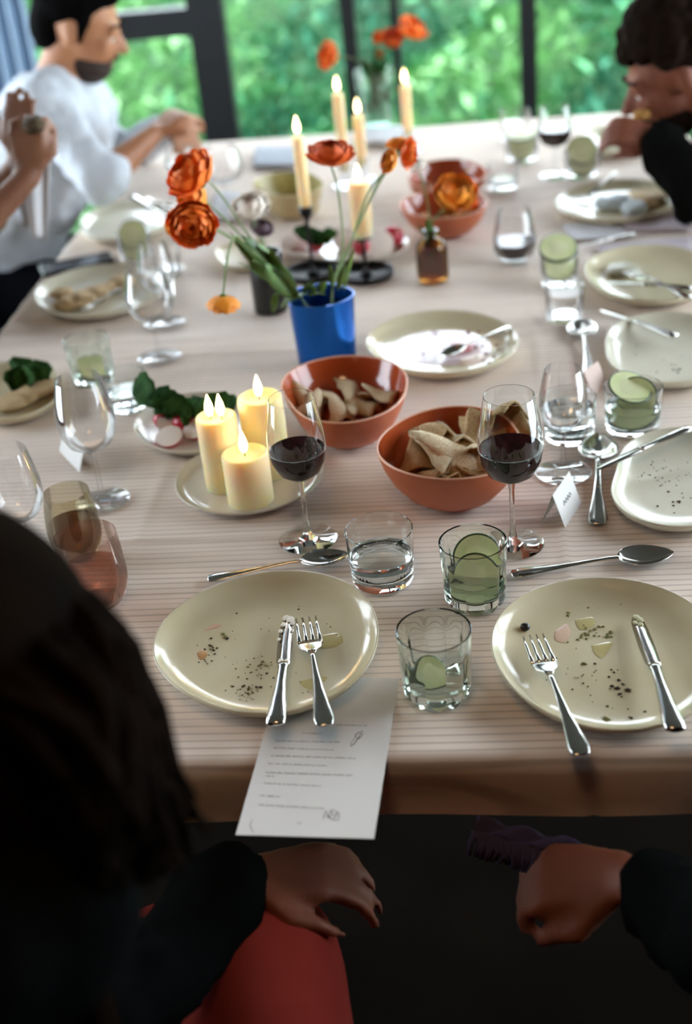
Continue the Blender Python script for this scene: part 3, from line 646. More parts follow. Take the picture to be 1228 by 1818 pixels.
cucumber(B(t13) + Vector((0,-.004,.034)), .033, (1.3, 0, .1), 'standing cucumber slice in the far tumbler', th=.004)
cucumber(B(t14) + Vector((0,.004,.056)), .034, (1.0, .1, 0), 'green cucumber slice in the far right tumbler, upper', th=.005)
cucumber(B(t14) + Vector((0,-.006,.032)), .034, (1.1, -.1, .1), 'green cucumber slice in the far right tumbler, lower', th=.005)
cucumber(B(t15) + Vector((0,0,.018)), .03, (.15, 0, 0), 'sliver of cucumber in the short far tumbler', th=.003)

def wineglass(foot, rim_y, bowl_w, label, wine=0, thin=False, stem=.42, hgt=None):
    b = P(foot[0], foot[1], GZ); H = hgt or (solve_z(b, rim_y) - b.z); R = bowl_w / 2 * pxm((b.x, b.y, b.z + H * .65))
    root = empty('wine_glass', b, label, 'wine glass'); g = THIN if thin else GLASS
    w = .0007; s = stem * H; q = H - s
    fix(MB().lathe([(0,.0),(.036,0),(.0375,.0008),(.036,.0016),(.014,.0036),(.0055,.009),(.0035,.02),(.003,s*.5),(.0032,s*.85),(.0045,s*.97),(.004,s+.001),(0,s+.001)], 48).build('stem', g, root))
    ob = [(0,s),(.0045,s+.0003),(R*.4,s+.035*q),(R*.74,s+.12*q),(R*.93,s+.26*q),(R,s+.42*q),(R*.975,s+.58*q),(R*.87,s+.8*q),(R*.765,s+q)]
    ib = [(r-w,z) for r, z in ob[:1:-1]] + [(.003,s+.02*q),(0,s+.018*q)]
    fix(MB().lathe(ob + [(ob[-1][0]-w/2,s+q+.0003)] + ib, 56).build('bowl', g, root))
    if wine:
        wz = s + wine*q; pr_ = []
        for (ra, za), (rb, zb) in zip(ib[::-1], ib[::-1][1:]):
            if za < wz: pr_.append((ra + .0003 if ra > .004 else ra, za - .0002))
            if za < wz <= zb: pr_.append((ra + (rb-ra)*(wz-za)/(zb-za) + .0003, wz)); break
        fix(MB().lathe(pr_ + [(pr_[-1][0]*.985, wz - .0004), (pr_[-1][0]*.96, wz - .0005), (pr_[-1][0]*.93, wz - .0005), (pr_[-1][0]*.4, wz - .0005), (0, wz - .0005)], 56).build('wine', WINE, root))
    return root
wineglass((547,957), 707, 105, 'wine glass of red wine right of the pillar candles', .38, stem=.44)
wineglass((911,966), 702, 117, 'wine glass of red wine in front of the bowl of crisps', .40, stem=.44)
wineglass((985,312), 188, 62, 'farthest wine glass of dark wine, before the curly-haired man', .45, thin=True)
wineglass((183,888), 672, 106, 'large empty wine glass at the left edge above the amber drink', 0, thin=True)
wineglass((60,1010), 800, 100, 'wine glass cut off by the left edge beside the amber drink', 0, thin=True)
wineglass((283,634), 478, 88, 'empty wine glass in front of the left plate of bread', 0, thin=True)
wineglass((293,574), 432, 66, 'empty wine glass behind the plate of bread', 0, thin=True)
wineglass((405,372), 262, 76, 'empty wine glass behind the leaning orange flowers', 0, thin=True)
wineglass((330,345), 262, 56, 'empty wine glass below the hands of the man in white', 0, thin=True)
wineglass((1000,838), 655, 86, 'empty wine glass behind the tent card, left of the upright spoon', 0, thin=True)
# stemless wine glass
b = P(914,462,GZ); sg = empty('stemless_wine_glass', b, 'stemless glass of dark red wine right of the amber vase', 'wine glass')
fix(MB().lathe([(0,0),(.02,0),(.034,.01),(.0405,.026),(.0405,.045),(.036,.07),(.031,.098),(.0303,.098),(.0353,.07),(.0398,.045),(.0398,.026),(.033,.012),(0,.004)], 48).build('bowl', THIN, sg))
fix(MB().lathe([(0,.0045),(.032,.0125),(.039,.0262),(.0391,.038),(0,.038)], 48).build('wine', WINE, sg))

# ------------------------------------------------------------------ candles
def flame(root, p, h=.032, w=FLAME_W):
    p = Vector(p)
    MB().lathe([(0,0),(.0024,.001),(.0042,.005),(.0046,.009),(.0036,.0145),(.0018,.020),(.0006,.0235),(0,.0245)], 14).build('flame', FLAME, root, loc=p).scale = (1.25, 1.25, h/.0245)
    l = lamp('candle_light', p + Vector((0,0,h*.5)), w, (1, .56, .22), .005); l.parent = root
def candle(base, r, h, label, flames=1, name='pillar_candle', taper=1.0, w=FLAME_W):
    root = empty(name, base, label, 'candle'); rt = r * taper
    well = .006 if r > .015 else .001
    prof = [(0,0),(r*.97,0),(r,.002),(r,h*.6),(rt,h-.004),(rt*.97,h-.0012),(rt*.9,h),(rt*.8,h-well*.3),(rt*.6,h-well),(0,h-well)]
    if name == 'taper_candle': prof = [(0,0),(r*.85,0),(r*.95,h*.3),(r,h*.7),(r*.98,h-.004),(r*.75,h-.0005),(r*.4,h-.001),(0,h-.0012)]
    fix(MB().lathe(prof, 40).build('wax', WAX, root))
    for i in range(flames):
        x = 0 if flames == 1 else (-1 if i == 0 else 1) * .0075
        MB().tube([(x,0,h-well-.001),(x+.0005,0,h-well+.005),(x+.001,0,h-well+.009)], .0008, 6).build('wick', mat('burnt_wick', '1a120c', .9), root)
        flame(root, (x, 0, h-well+.006), w=w/flames)
    return root
CZ = GZ + .0062
def pillar(bx, by, wpx, topy, label, flames=1):
    b = P(bx, by, CZ); z = solve_z(b, topy); return candle(b, wpx/2*pxm((b.x,b.y,z)), z - b.z, label, flames)
pillar(446, 888, 84, 803, 'shortest pillar candle, in front of the other two')
pillar(402, 862, 74, 738, 'left pillar candle burning with two flames', 2)
pillar(478, 838, 80, 703, 'tallest pillar candle, at the back of the candle plate')
def candlestick(base, cup_y, label, cupr=.013, cup_h=.022, m=BLACKM):
    b = P(*base, GZ); z = solve_z(b, cup_y); H = z - b.z
    root = empty('candlestick', b, label, 'candlestick')
    MB().lathe([(0,.002),(.05,.002),(.052,.009),(.054,.010),(.054,.008),(.052,0),(0,0)], 48).build('drip_dish', m, root)
    MB().lathe([(0,.003),(.012,.003),(.008,.008),(.0038,.016),(.0035,H*.45),(.0055,H*.5),(.0035,H*.55),(.0035,H*.78),(.006,H*.82),(.004,H-cup_h),(0,H-cup_h)], 24).build('stem', m, root)
    MB().lathe([(0,H-cup_h),(.007,H-cup_h),(cupr*.95,H-cup_h*.7),(cupr,H),(cupr-.0018,H),(cupr*.8,H-cup_h*.6),(0,H-cup_h*.6)], 24).build('cup', m, root)
    return Vector((b.x, b.y, b.z + H - cup_h*.6))
def taper(stick_top, top_y, r, label):
    z = solve_z(stick_top, top_y); return candle(stick_top + Vector((0,0,.0005)), r, z - stick_top.z, label, name='taper_candle')
cA = candlestick((555,487), 366, 'tall black metal candlestick behind the blue vase')
cB = candlestick((650,489), 408, 'short black metal candlestick right of the blue vase', .017)
taper(cA, 242, .0118, 'leftmost taper candle, in the tall black candlestick')
taper(cB, 322, .0205, 'thick cream candle in the short black candlestick')
def glassholder(base, label):
    b = P(*base, GZ); root = empty('glass_candle_holder', b, label, 'candle holder')
    fix(MB().lathe([(0,0),(.03,0),(.031,.004),(.014,.012),(.010,.03),(.016,.038),(.016,.055),(.0135,.055),(.0132,.035),(0,.034)], 32).build('holder', thin_mat('frosted_clear', (.95,.97,1), .08, .6), root))
    return b + Vector((0,0,.035))
taper(glassholder((614,330), 'clear glass holder under the back left taper'), 165, .0125, 'tall taper candle, second from the left')
taper(glassholder((645,320), 'clear glass holder under the shorter middle taper'), 204, .0125, 'shorter taper candle between the two tall back ones')
taper(glassholder((726,268), 'clear glass holder under the rightmost taper'), 150, .0125, 'rightmost taper candle against the window')

# ------------------------------------------------------------------ vases
def vase(base, w_px, top_y, m, label, kind):
    b = P(*base, GZ); z = solve_z(b, top_y); H = z - b.z; R = w_px/2*pxm((b.x,b.y,z))
    root = empty('vase', b, label, 'vase')
    if kind == 'blue':
        rad = lambda t: 1 + .035*math.cos(3*t+.6) + .02*math.cos(5*t)
        mb = MB().lathe([(0,0),(R*.86,0),(R*.88,.003),(R*.93,H*.5),(R*.99,H-.002),(R,H),(R-.002,H),(R*.9,H*.5),(R*.84,.006),(0,.005)], 72, rad=rad)
    elif kind == 'bottle':
        mb = MB().lathe([(0,0),(R*.9,0),(R,.006),(R,H*.62),(R*.93,H*.74),(R*.55,H*.84),(R*.42,H*.9),(R*.42,H*.97),(R*.5,H),(R*.36,H),(R*.34,H*.9),(R*.85,H*.73),(R*.93,H*.6),(R*.93,.01),(0,.006)], 40)
    elif kind == 'far':
        mb = MB().lathe([(0,0),(R*.8,0),(R*.82,.01),(R*.85,H*.5),(R,H),(R-.003,H),(R*.82,H*.5),(R*.78,.012),(0,.01)], 40)
    else:
        mb = MB().lathe([(0,0),(R*.94,0),(R,.004),(R,H-.002),(R-.001,H),(R-.004,H),(R-.004,.01),(0,.008)], 48)
    fix(mb.build('vase_body', m, root)); return b, H, R
vb, vbH, vbR = vase((580,640), 118, 524, BLUE, 'cobalt blue metal vase in the middle of the table', 'blue')
vk, vkH, vkR = vase((482,550), 62, 447, BLACKG, 'black cylindrical vase left of the blue vase', 'cyl')
va, vaH, vaR = vase((769,497), 57, 408, AMBER_GLASS, 'amber glass bottle vase in front of a terracotta bowl', 'bottle')
vf, vfH, vfR = vase((671,232), 72, 124, THIN, 'tall clear glass vase of flowers at the far end', 'far')
fix(MB().lathe([(0,.011),(vfR*.79,.012),(vfR*.8,vfH*.5),(vfR*.84,vfH*.72),(0,vfH*.72)], 32).build('vase_water', thin_mat('vase_water', (.75,.86,.82), .02, .3), bpy.data.objects['vase.003']))
MB().lathe([(0,.007),(vaR*.9,.011),(vaR*.92,vaH*.5),(0,vaH*.5)], 32).build('vase_water', thin_mat('amber_water', (.7,.5,.2), .02, .2), bpy.data.objects['vase.002'])

# ------------------------------------------------------------------ ranunculus flowers
PET = {}
def petal_mesh(key, t0, t1, width, flare, m):
    if key in PET: return PET[key]
    rows = []; nu, nv = 7, 7
    for i in range(nv + 1):
        v = i / nv; t = t0 + (t1 - t0) * v; w = width * (math.sin(PI * (.12 + .80 * v)) ** .6) * (1 if v < .9 else .86)
        row = []
        for j in range(nu + 1):
            u = -1 + 2 * j / nu; a = u * w; r = 1 + flare * v * v + .03 * math.cos(u * 4 + v * 3) * v - .06 * (u * u) * v
            tt = t - .10 * u * u * (v > .85)
            row.append((r * math.sin(tt) * math.cos(a), r * math.sin(tt) * math.sin(a), -r * math.cos(tt)))
        rows.append(row)
    mb = MB().grid(rows, False); me = bpy.data.meshes.new('petal'); me.from_pydata(mb.v, [], mb.f)
    me.polygons.foreach_set('use_smooth', [True]*len(me.polygons)); me.materials.append(m); PET[key] = me; return me
def flower(loc, face, R, m, label, rings=None, stem=None, squash=.8, sepal=True, stem_r=.0016, name='ranunculus', group=None):
    """a layered bloom of single petals facing along 'face'; stem: world points from vase mouth to below the bloom"""
    loc = Vector(loc); f = Vector(face).normalized()
    root = empty(name, loc, label, 'flower', group)
    q = f.to_track_quat('Z', 'Y').to_matrix().to_4x4() @ Matrix.Diagonal((1, 1, squash, 1))
    rings = rings or [(.30, 3, 2.75, .0), (.42, 4, 2.6, 0), (.55, 5, 2.45, 0), (.68, 6, 2.25, .02), (.8, 7, 2.0, .05), (.92, 7, 1.75, .10), (1.0, 7, 1.5, .18)]
    bloom = empty('bloom'); bloom.parent = root; bloom.matrix_local = q
    for k, (s, n, t1, fl) in enumerate(rings):
        me = petal_mesh((round(t1,2), round(fl,2), n, m.name), .15, t1, 1.5 * PI / n, fl, m)
        for i in range(n):
            p = bpy.data.objects.new('petal', me); COL.objects.link(p); p.parent = bloom
            p.rotation_euler = (rnd.uniform(-.06,.06), rnd.uniform(-.06,.06), 2*PI*(i + .5*(k % 2))/n + rnd.uniform(-.15,.15)); p.scale = (R*s*rnd.uniform(.95,1.05),)*3
    if sepal:
        MB().ell((0,0,-R*1.0), (R*.22,R*.22,R*.16), 10, 6).build('calyx', GREEN1, bloom)
    if stem:
        st = stem + [tuple(loc - f * R * squash * .95)]
        pts = [p - loc for p in spline(st, 24)]
        MB().tube(pts, stem_r, 8).build('stem', STEMG, root)
    return root
mouth = vb + Vector((0, 0, vbH)); inv = vb + Vector((0,0,.03))
def fl(px, py, y, wpx, face, m, label, stem=None, **k):
    p = PY(px, py, y); R = wpx/2*pxm(p)*1.1; return flower(p, face, R, m, label, stem=stem, **k)
S = lambda *a: [tuple(PY(x, y, d)) for x, y, d in a]
base_in = [(vb.x+.02, vb.y, vb.z+.03), (mouth.x+.02, mouth.y+.005, mouth.z+.004)]
base_l = [(vb.x+.01, vb.y, vb.z+.03), (mouth.x-.035, mouth.y-.005, mouth.z+.006)]
fl(586, 266, 1.98, 74, (.1,-.12,1), ORANGE2, 'wide orange ranunculus on a straight stem above the blue vase', base_in + S((608,440,1.98),(600,340,1.98)), squash=.62)
fl(342, 402, 1.84, 74, (.12,-1,-.12), ORANGE, 'round orange ranunculus facing the camera, left of the blue vase', base_l + S((455,455,1.93),(400,418,1.94),(365,400,1.9)), squash=.85)
fl(330, 303, 1.9, 84, (-.55,-.35,.75), ORANGE, 'topmost orange ranunculus of the left cluster, seen from the side', base_l + S((450,430,1.97),(395,350,1.98),(365,318,1.95)), squash=.85)
fl(334, 352, 1.92, 62, (-.8,-.5,.3), YELLOWO, 'yellow-orange ranunculus between the two left orange blooms', base_l + S((448,440,1.99),(395,385,2.0)), squash=.9)
fl(299, 404, 1.93, 30, (-1,-.1,-.2), YELLOWO, 'small yellow bud peeking out behind the round orange ranunculus', base_l + S((450,450,2.0),(370,400,1.98)))
fl(397, 545, 1.80, 52, (-.05,-.1,-1), YELLOWO, 'drooping yellow-orange ranunculus hanging upside down', base_l + S((440,440,1.88),(416,420,1.84),(403,462,1.80),(398,505,1.80)), squash=.72)
fl(687, 285, 2.0, 38, (-.7,-.3,.4), YELLOWO, 'narrow yellow-orange bloom right of the short candlestick flame', base_in + S((620,440,2.0),(655,340,2.0)))
fl(704, 250, 2.03, 34, (-.1,.2,1), YELLOWO, 'small yellow-orange bloom at the top of the middle cluster', base_in + S((618,440,2.02),(665,340,2.02),(700,280,2.03)))
fl(730, 272, 2.02, 46, (.8,-.2,-.1), ORANGE, 'orange bloom turned right in the middle cluster', base_in + S((622,430,2.02),(668,330,2.03),(700,285,2.03)))
am = va + Vector((0,0,vaH)); ab = [(va.x, va.y, va.z+.02), (am.x, am.y, am.z+.004)]
fl(812, 338, va.y-.02, 66, (.3,-.6,.8), YELLOWO, 'yellow-orange ranunculus from the amber vase, in front of the bowls', ab + S((775,385,va.y-.01)), squash=1.0)
fl(742, 292, va.y, 26, (-.2,-.3,1), WHITEF, 'little pale bud on a stem from the amber vase', ab + S((757,350,va.y)))
km = vk + Vector((0,0,vkH)); kb = [(vk.x, vk.y, vk.z+.03), (km.x, km.y, km.z)]
fl(443, 362, vk.y, 62, (-.1,-.35,1), WHITEF, 'cream ranunculus above the black vase', kb + S((455,410,vk.y)), squash=.7)
fl(466, 402, vk.y+.01, 36, (.3,-.3,1), PURPLEF, 'dusky purple bloom at the mouth of the black vase', kb)
fm = vf + Vector((0,0,vfH)); fb = [(vf.x, vf.y, vf.z+.03), (fm.x, fm.y, fm.z)]
for px, py, w, fc, m, lb in ((578,97,42,(-.6,-.5,.4),ORANGE,'lone orange bloom leaning left out of the far vase'),(735,46,46,(.5,-.3,.8),ORANGE,'highest orange bloom in the far vase'),
        (697,66,34,(0,-.6,.6),ORANGE2,'deep orange bloom in the middle of the far vase'),(671,66,20,(-.3,-.8,.3),ORANGE,'small orange bud left in the far vase'),(672,97,15,(0,-1,0),ORANGE,'tiny orange bud low in the far vase')):
    fl(px, py, vf.y, w, fc, m, lb, fb + S(((668+px)/2, (110+py)/2, vf.y)), rings=[(.45,4,2.5,0),(.75,5,2.1,.05),(1.0,6,1.6,.15)])
# foliage
def leafblade(mb, a, b, w, bend=.02, seg=6):
    a, b = Vector(a), Vector(b); d = b - a; s = d.cross(Vector((0,0,1)) + Vector((rnd.uniform(-.5,.5),)*3)).normalized(); up = s.cross(d).normalized(); rows = []
    for i in range(seg + 1):
        t = i/seg; c = a + d*t + up*bend*math.sin(PI*t); ww = w * math.sin(PI*(.08+.88*t))**.8
        rows.append([c - s*ww, c - up*ww*.25, c + s*ww])
    k = len(mb.v); mb.grid(rows, False); return mb
def foliage(name, anchor, items, m, label):
    root = empty(name, anchor, label, 'foliage'); a0 = Vector(anchor)
    for a, b, w, bend in items:
        mb = MB(); leafblade(mb, Vector(a) - a0, Vector(b) - a0, w, bend); o = mb.build('leaf', m, root); o.modifiers.new('t', 'SOLIDIFY').thickness = .0006
    return root
items = []
L0 = Vector((mouth.x-.03, mouth.y-.01, mouth.z+.004))
for (x1,y1,x2,y2,w) in ((500,500,408,412,.009),(510,512,430,420,.011),(515,520,455,428,.008),(505,510,480,440,.008),(498,495,440,455,.010),(512,505,418,428,.009),(508,500,450,462,.010),(520,515,462,440,.008),(520,525,470,470,.009),(515,515,425,465,.007),(525,528,490,452,.006)):
    items.append((PY(x1+8,y1+4,mouth.y-.02), PY(x2,y2,mouth.y-.06+rnd.uniform(-.03,.03)), w*1.7, rnd.uniform(-.006,.012)))
foliage('stalk_leaves', L0, items, mat('stalk_green', '68884a', .5, var='4c6e38', scale=25), 'long green stalks spilling left from the blue vase')
items = []
for (x1,y1,x2,y2,w) in ((560,520,540,505,.008),(545,522,520,530,.008),(570,520,575,500,.007),(530,525,500,545,.008),(540,520,555,500,.007),(600,515,612,470,.006),(590,515,585,470,.004),(610,515,628,440,.004),(575,522,548,525,.008),(490,520,484,556,.006)):
    items.append((PY(x1,y1,mouth.y-.01), PY(x2,y2,mouth.y-.04), w, .004))
foliage('vase_leaves', mouth, items, mat('vase_leaf', '46622c', .5, var='6c8a3c', scale=30), 'small leaves around the rim of the blue vase')
items = []
for _ in range(9):
    items.append((PY(762+rnd.uniform(-6,6), 440, va.y), PY(762+rnd.uniform(-30,25), rnd.uniform(375,415), va.y+rnd.uniform(-.02,.02)), .006, .003))
foliage('vase_leaves', am, items, GREEN1, 'dark leaves in the neck of the amber vase')
items = []
for _ in range(26):
    items.append((PY(668+rnd.uniform(-14,14), rnd.uniform(130,215), vf.y), PY(668+rnd.uniform(-30,34), rnd.uniform(75,200), vf.y+rnd.uniform(-.03,.03)), .009, .005))
foliage('vase_leaves', fm, items, GREEN2, 'dark green leaves filling the far glass vase')

# ------------------------------------------------------------------ food
def chip_mesh(kind, seed):
    q = random.Random(seed); rows = []; n = 6; cu, cv = q.uniform(4, 9), q.uniform(2, 5); L = 1
    for i in range(n+1):
        v = i/n; w = (.15 + .85*(1-v)) * .5 * q.uniform(.9, 1.1)
        rows.append([(w*(-1+2*j/n), (v-.5)*1.1, .16*math.cos(cu*(-1+2*j/n)*w) + .10*math.sin(cv*v + seed) + q.uniform(-.012,.012)) for j in range(n+1)])
    m = MB().grid(rows, False); me = bpy.data.meshes.new('crisp'); me.from_pydata(m.v, [], m.f); me.polygons.foreach_set('use_smooth', [True]*len(me.polygons)); me.materials.append(kind); return me
CM = [chip_mesh(CHIP, i) for i in range(4)] + [chip_mesh(CHIPP, 10+i) for i in range(3)]
def crisps(root, rad, H, n, size, zf, name, label, group, meshes, seed, px=None, fill=.62):
    q = random.Random(seed); c = root.location
    for i in range(n):
        if px: p = P(px[i % len(px)][0], px[i % len(px)][1], GZ + H*zf + .012*(i//len(px)) ); x, y = p.x - c.x, p.y - c.y
        else:
            a = q.uniform(0, 2*PI); r = rad(a) * fill * math.sqrt(q.random()); x, y = r*math.cos(a), r*math.sin(a)
        o = bpy.data.objects.new(name, q.choice(meshes)); COL.objects.link(o); s = size * q.uniform(.75, 1.2); o.scale = (s, s, s)
        rr = math.hypot(x, y) / max(.01, rad(math.atan2(y, x)))
        o.location = (c.x + x, c.y + y, c.z + H*(zf + .25*rr*rr) + q.uniform(0, .01) + .001*i/n); o.rotation_euler = (q.uniform(-.7,.7), q.uniform(-.7,.7), q.uniform(0,6.28))
        md = o.modifiers.new('t', 'SOLIDIFY'); md.thickness = .06
        tag(o, label, 'crisp', group)
crisps(b2, rb2, .078, 22, .042, .38, 'crisp_bread', 'crisp flatbread shard in the fuller front terracotta bowl', 'crisps in the full terracotta bowl', CM[:4], 5, fill=.5)
big = [(800,775,-.3,.2,.4,.075),(785,798,.2,-.1,1.6,.085),(830,770,-.5,.3,2.6,.06),(742,800,.5,.1,.2,.055),(768,806,.2,.3,1.2,.05),(875,745,-.5,.5,.9,.07),(895,765,-.4,-.3,2.0,.06),(845,800,.2,.2,3,.05),(760,770,-.2,.3,.9,.06)]
for i, (x, y, rx, ry, rz, s) in enumerate(big):
    p = P(x, y, GZ + .062 + .004*(i % 3)); o = bpy.data.objects.new('crisp_bread', CM[4 + i % 3] if i in (0,1,4,7) else CM[i % 4]); COL.objects.link(o); o.location = p; o.rotation_euler = (rx, ry, rz); o.scale = (s,)*3
    o.modifiers.new('t', 'SOLIDIFY').thickness = .045; tag(o, ('large pale curled crisp highest in the full terracotta bowl','broad pale crisp in the middle of the full bowl, below the highest one','brown crisp just left of the right wine glass, in the full bowl','crisp nearest the front left rim of the full bowl','pale crisp standing at the front of the full bowl','brown crisp seen through the top of the right wine glass','crisp farthest right in the full bowl, behind the wine glass','crisp behind the stem side of the right wine glass','crisp at the back left of the full bowl')[i], 'crisp', 'big crisps on top of the full bowl')
crisps(b1, rb1, .072, 9, .046, .34, 'crisp_piece', 'pale crisp piece at the bottom of the bowl before the blue vase', 'pieces in the bowl before the blue vase', CM[4:], 6, px=[(590,722),(620,712),(640,722),(600,735),(655,715),(540,722),(675,715),(560,730),(625,735)])
crisps(b4, rb4, .055, 6, .04, .2, 'crisp_piece', 'orange crisp in the farthest terracotta bowl', 'crisps in the farthest bowl', [chip_mesh(mat('orange_crisp','c98a3a',.6,var='b8722a',scale=30),31)], 7)
crisps(b3, rb3, .06, 6, .04, .2, 'crisp_piece', 'orange crisp in the bowl behind the amber vase', 'crisps in the bowl behind the amber vase', [PET and chip_mesh(mat('orange_crisp'),32)], 8)
def radish(p, r, cut, label, rz=0, group=None, tilt=.4):
    root = empty('radish', p, label, 'radish', group); root.rotation_euler = (tilt, .25*math.sin(rz*3), .3*math.sin(rz*5))
    if cut:
        mb = MB().lathe([(0,-r*.85),(r*.5,-r*.75),(r*.9,-r*.35),(r,0)], 24); mb.build('skin', RADR, root)
        MB().lathe([(0,.0004),(r*.93,.0004),(r,0)], 24).build('flesh', RADW, root)
    else:
        MB().ell((0,0,0), (r, r, r*.95), 20, 12).build('skin', RADR, root)
        MB().tube([(0,0,r*.85),(0.002,0,r*1.25)], [.003,.0015], 8).build('stalk', STEMG, root)
    return root
rz_ = GZ + .022
for px, py, r, cut, lb, rz in ((305,760,.022,1,'cut radish showing white flesh at the front of the radish plate',.3),(288,752,.014,0,'pinkish radish left among the radish leaves',0),(328,757,.018,0,'red whole radish among the leaves',1),
        (345,770,.018,1,'cut radish next to the left pillar candle',1.2),(300,782,.02,1,'half radish lying at the plate\'s near edge',2.2)):
    radish(P(px, py-8, rz_), r, cut, lb, rz)
for px, py, r, cut, lb in ((440,447,.016,1,'cut radish on the small plate behind the drooping flower'),(462,452,.014,0,'red radish on the small plate behind the drooping flower'),
        (530,425,.022,1,'cut radish at the left of the plate behind the candlesticks'),(560,432,.018,0,'red radish left of the tall candlestick'),(512,432,.018,1,'half radish by the black vase'),
        (610,425,.022,1,'cut radish between the candlesticks'),(640,437,.018,0,'red radish behind the short candlestick'),(672,432,.030,1,'large white cut radish right of the short candlestick'),(697,420,.022,0,'red radish at the right end of the radish plate')):
    radish(P(px, py, GZ+.024), r, cut, lb, rnd.uniform(0, 3), tilt=.8)
def leafbunch(items, anchor, m, label, n=6):
    root = empty('radish_leaves', anchor, label, 'leaves'); a0 = Vector(anchor)
    for a, b, w in items:
        mb = MB(); a, b = Vector(a)-a0, Vector(b)-a0; d = b-a; s = d.cross(Vector((rnd.uniform(-.4,.4),-1,.4))).normalized(); up = s.cross(d).normalized(); rows = []
        for i in range(9):
            t = i/8; ww = w*(.12 + .88*max(0, math.sin(PI*min(1,max(0,(t-.25)/.75)*.92+.05)))**.7 * (1+.18*math.sin(t*26))); c = a + d*t + up*.012*math.sin(PI*t)
            rows.append([c + s*ww*u + up*(.25*ww*abs(u) + .1*ww*math.sin(u*7+t*9)) for u in (-1,-.5,0,.5,1)])
        mb.grid(rows, False); o = mb.build('leaf', m, root); o.modifiers.new('t','SOLIDIFY').thickness = .0007
    return root
it = []
for (x1,y1,x2,y2,w,dz) in ((300,745,245,648,.022,.05),(305,740,275,672,.02,.05),(310,742,300,665,.024,.07),(318,742,318,672,.022,.07),(325,745,335,690,.02,.05),(335,745,350,695,.02,.04),(345,750,385,680,.018,.06),(350,750,405,672,.018,.07),(345,748,370,700,.02,.03),(312,745,290,700,.02,.03),(318,748,340,720,.018,.03),(322,740,305,690,.02,.05),(355,748,420,690,.016,.04)):
    b = P(x2, y2 + dz*380, GZ+dz+.01); it.append((P(x1,y1-6,GZ+.03), b, w))
leafbunch(it, P(315,745,GZ+.02), GREEN2, 'bunch of dark radish leaves standing on the plate left of the candles')
it = []
for _ in range(7):
    it.append((P(585+rnd.uniform(-20,20),430,GZ+.03), P(550+rnd.uniform(-35,50),408+rnd.uniform(-8,10),GZ+.06), .016))
leafbunch(it, P(580,430,GZ+.02), GREEN2, 'radish leaves behind the tall black candlestick')
it = []
for _ in range(14):
    it.append((P(45+rnd.uniform(-20,20),672,GZ+.02), P(50+rnd.uniform(-50,45),655+rnd.uniform(-22,14),GZ+.045), .022))
leafbunch(it, P(45,672,GZ+.02), GREEN2, 'heap of dark greens on the plate at the left edge')
# bread and leftovers
def lump(name, p, r, m, label, cat, seed, flat=.4, group=None):
    o = MB().ell((0,0,0), (1,1,1), 18, 12).build(name, m); 
    for v in o.data.vertices: v.co *= 1 + .28*noise.noise(v.co*1.7 + Vector((seed,0,0))) + .1*noise.noise(v.co*5 + Vector((seed,3,0)))
    o.scale = (r*(1+.3*math.sin(seed)), r, r*flat); o.location = p; o.rotation_euler = (0,0,seed); return tag(o, label, cat, group)
for i, (x, y, r) in enumerate(((120,538,.026),(145,530,.03),(172,520,.028),(190,512,.022),(110,520,.02),(215,500,.026))):
    lump('bread_piece', P(x, y, GZ+.017), r, BREAD, ('bread piece left of centre on the left oval plate','bread piece in the middle of the left oval plate','bread piece right of the middle on the left oval plate','farthest right low bread piece on the left oval plate','leftmost bread piece on the left oval plate','bread piece seen through the empty wine glass on the left oval plate')[i], 'bread', i*1.7, .45, 'torn bread on the left oval plate')
for i, (x, y, r) in enumerate(((40,705,.03),(70,690,.028),(20,715,.026))):
    lump('bread_piece', P(x, y, GZ+.018), r, BREAD, ('middle bread piece on the plate cut by the left edge','bread piece nearest the rim of the plate cut by the left edge','bread piece touching the left picture edge on the cut plate')[i], 'bread', i*2.1+5, .4, 'bread on the plate cut by the left edge')
for i, (x, y, r, m) in enumerate(((1140,352,.034,BREAD),(1165,350,.026,BREAD),(1090,360,.04,mat('crumpled_white','b8c2c6',.8)),(1125,368,.03,mat('crumpled_white')))):
    lump('leftover_piece' if i < 2 else 'crumpled_napkin', P(x, y, GZ+.016), r, m, (('left brown crust on the curly-haired man\'s plate','right brown crust on the curly-haired man\'s plate')[i] if i < 2 else ('left one of two crumpled white papers on the leftovers plate' if i == 2 else 'right one of two crumpled white papers on the leftovers plate')), 'leftovers', i*1.3+2, .35, 'brown crusts' if i < 2 else 'crumpled papers')
lump('leftover_piece', P(1105,478,GZ+.014), .03, mat('pale_sauce','a8a490',.4), 'pale sauce leftovers under the crossed cutlery', 'leftovers', 3.3, .25)
lump('bread_piece', P(1090,240,GZ+.02), .04, mat('far_food','8a8a58',.7), 'greenish food on the small far plate', 'food', 4.1, .4)
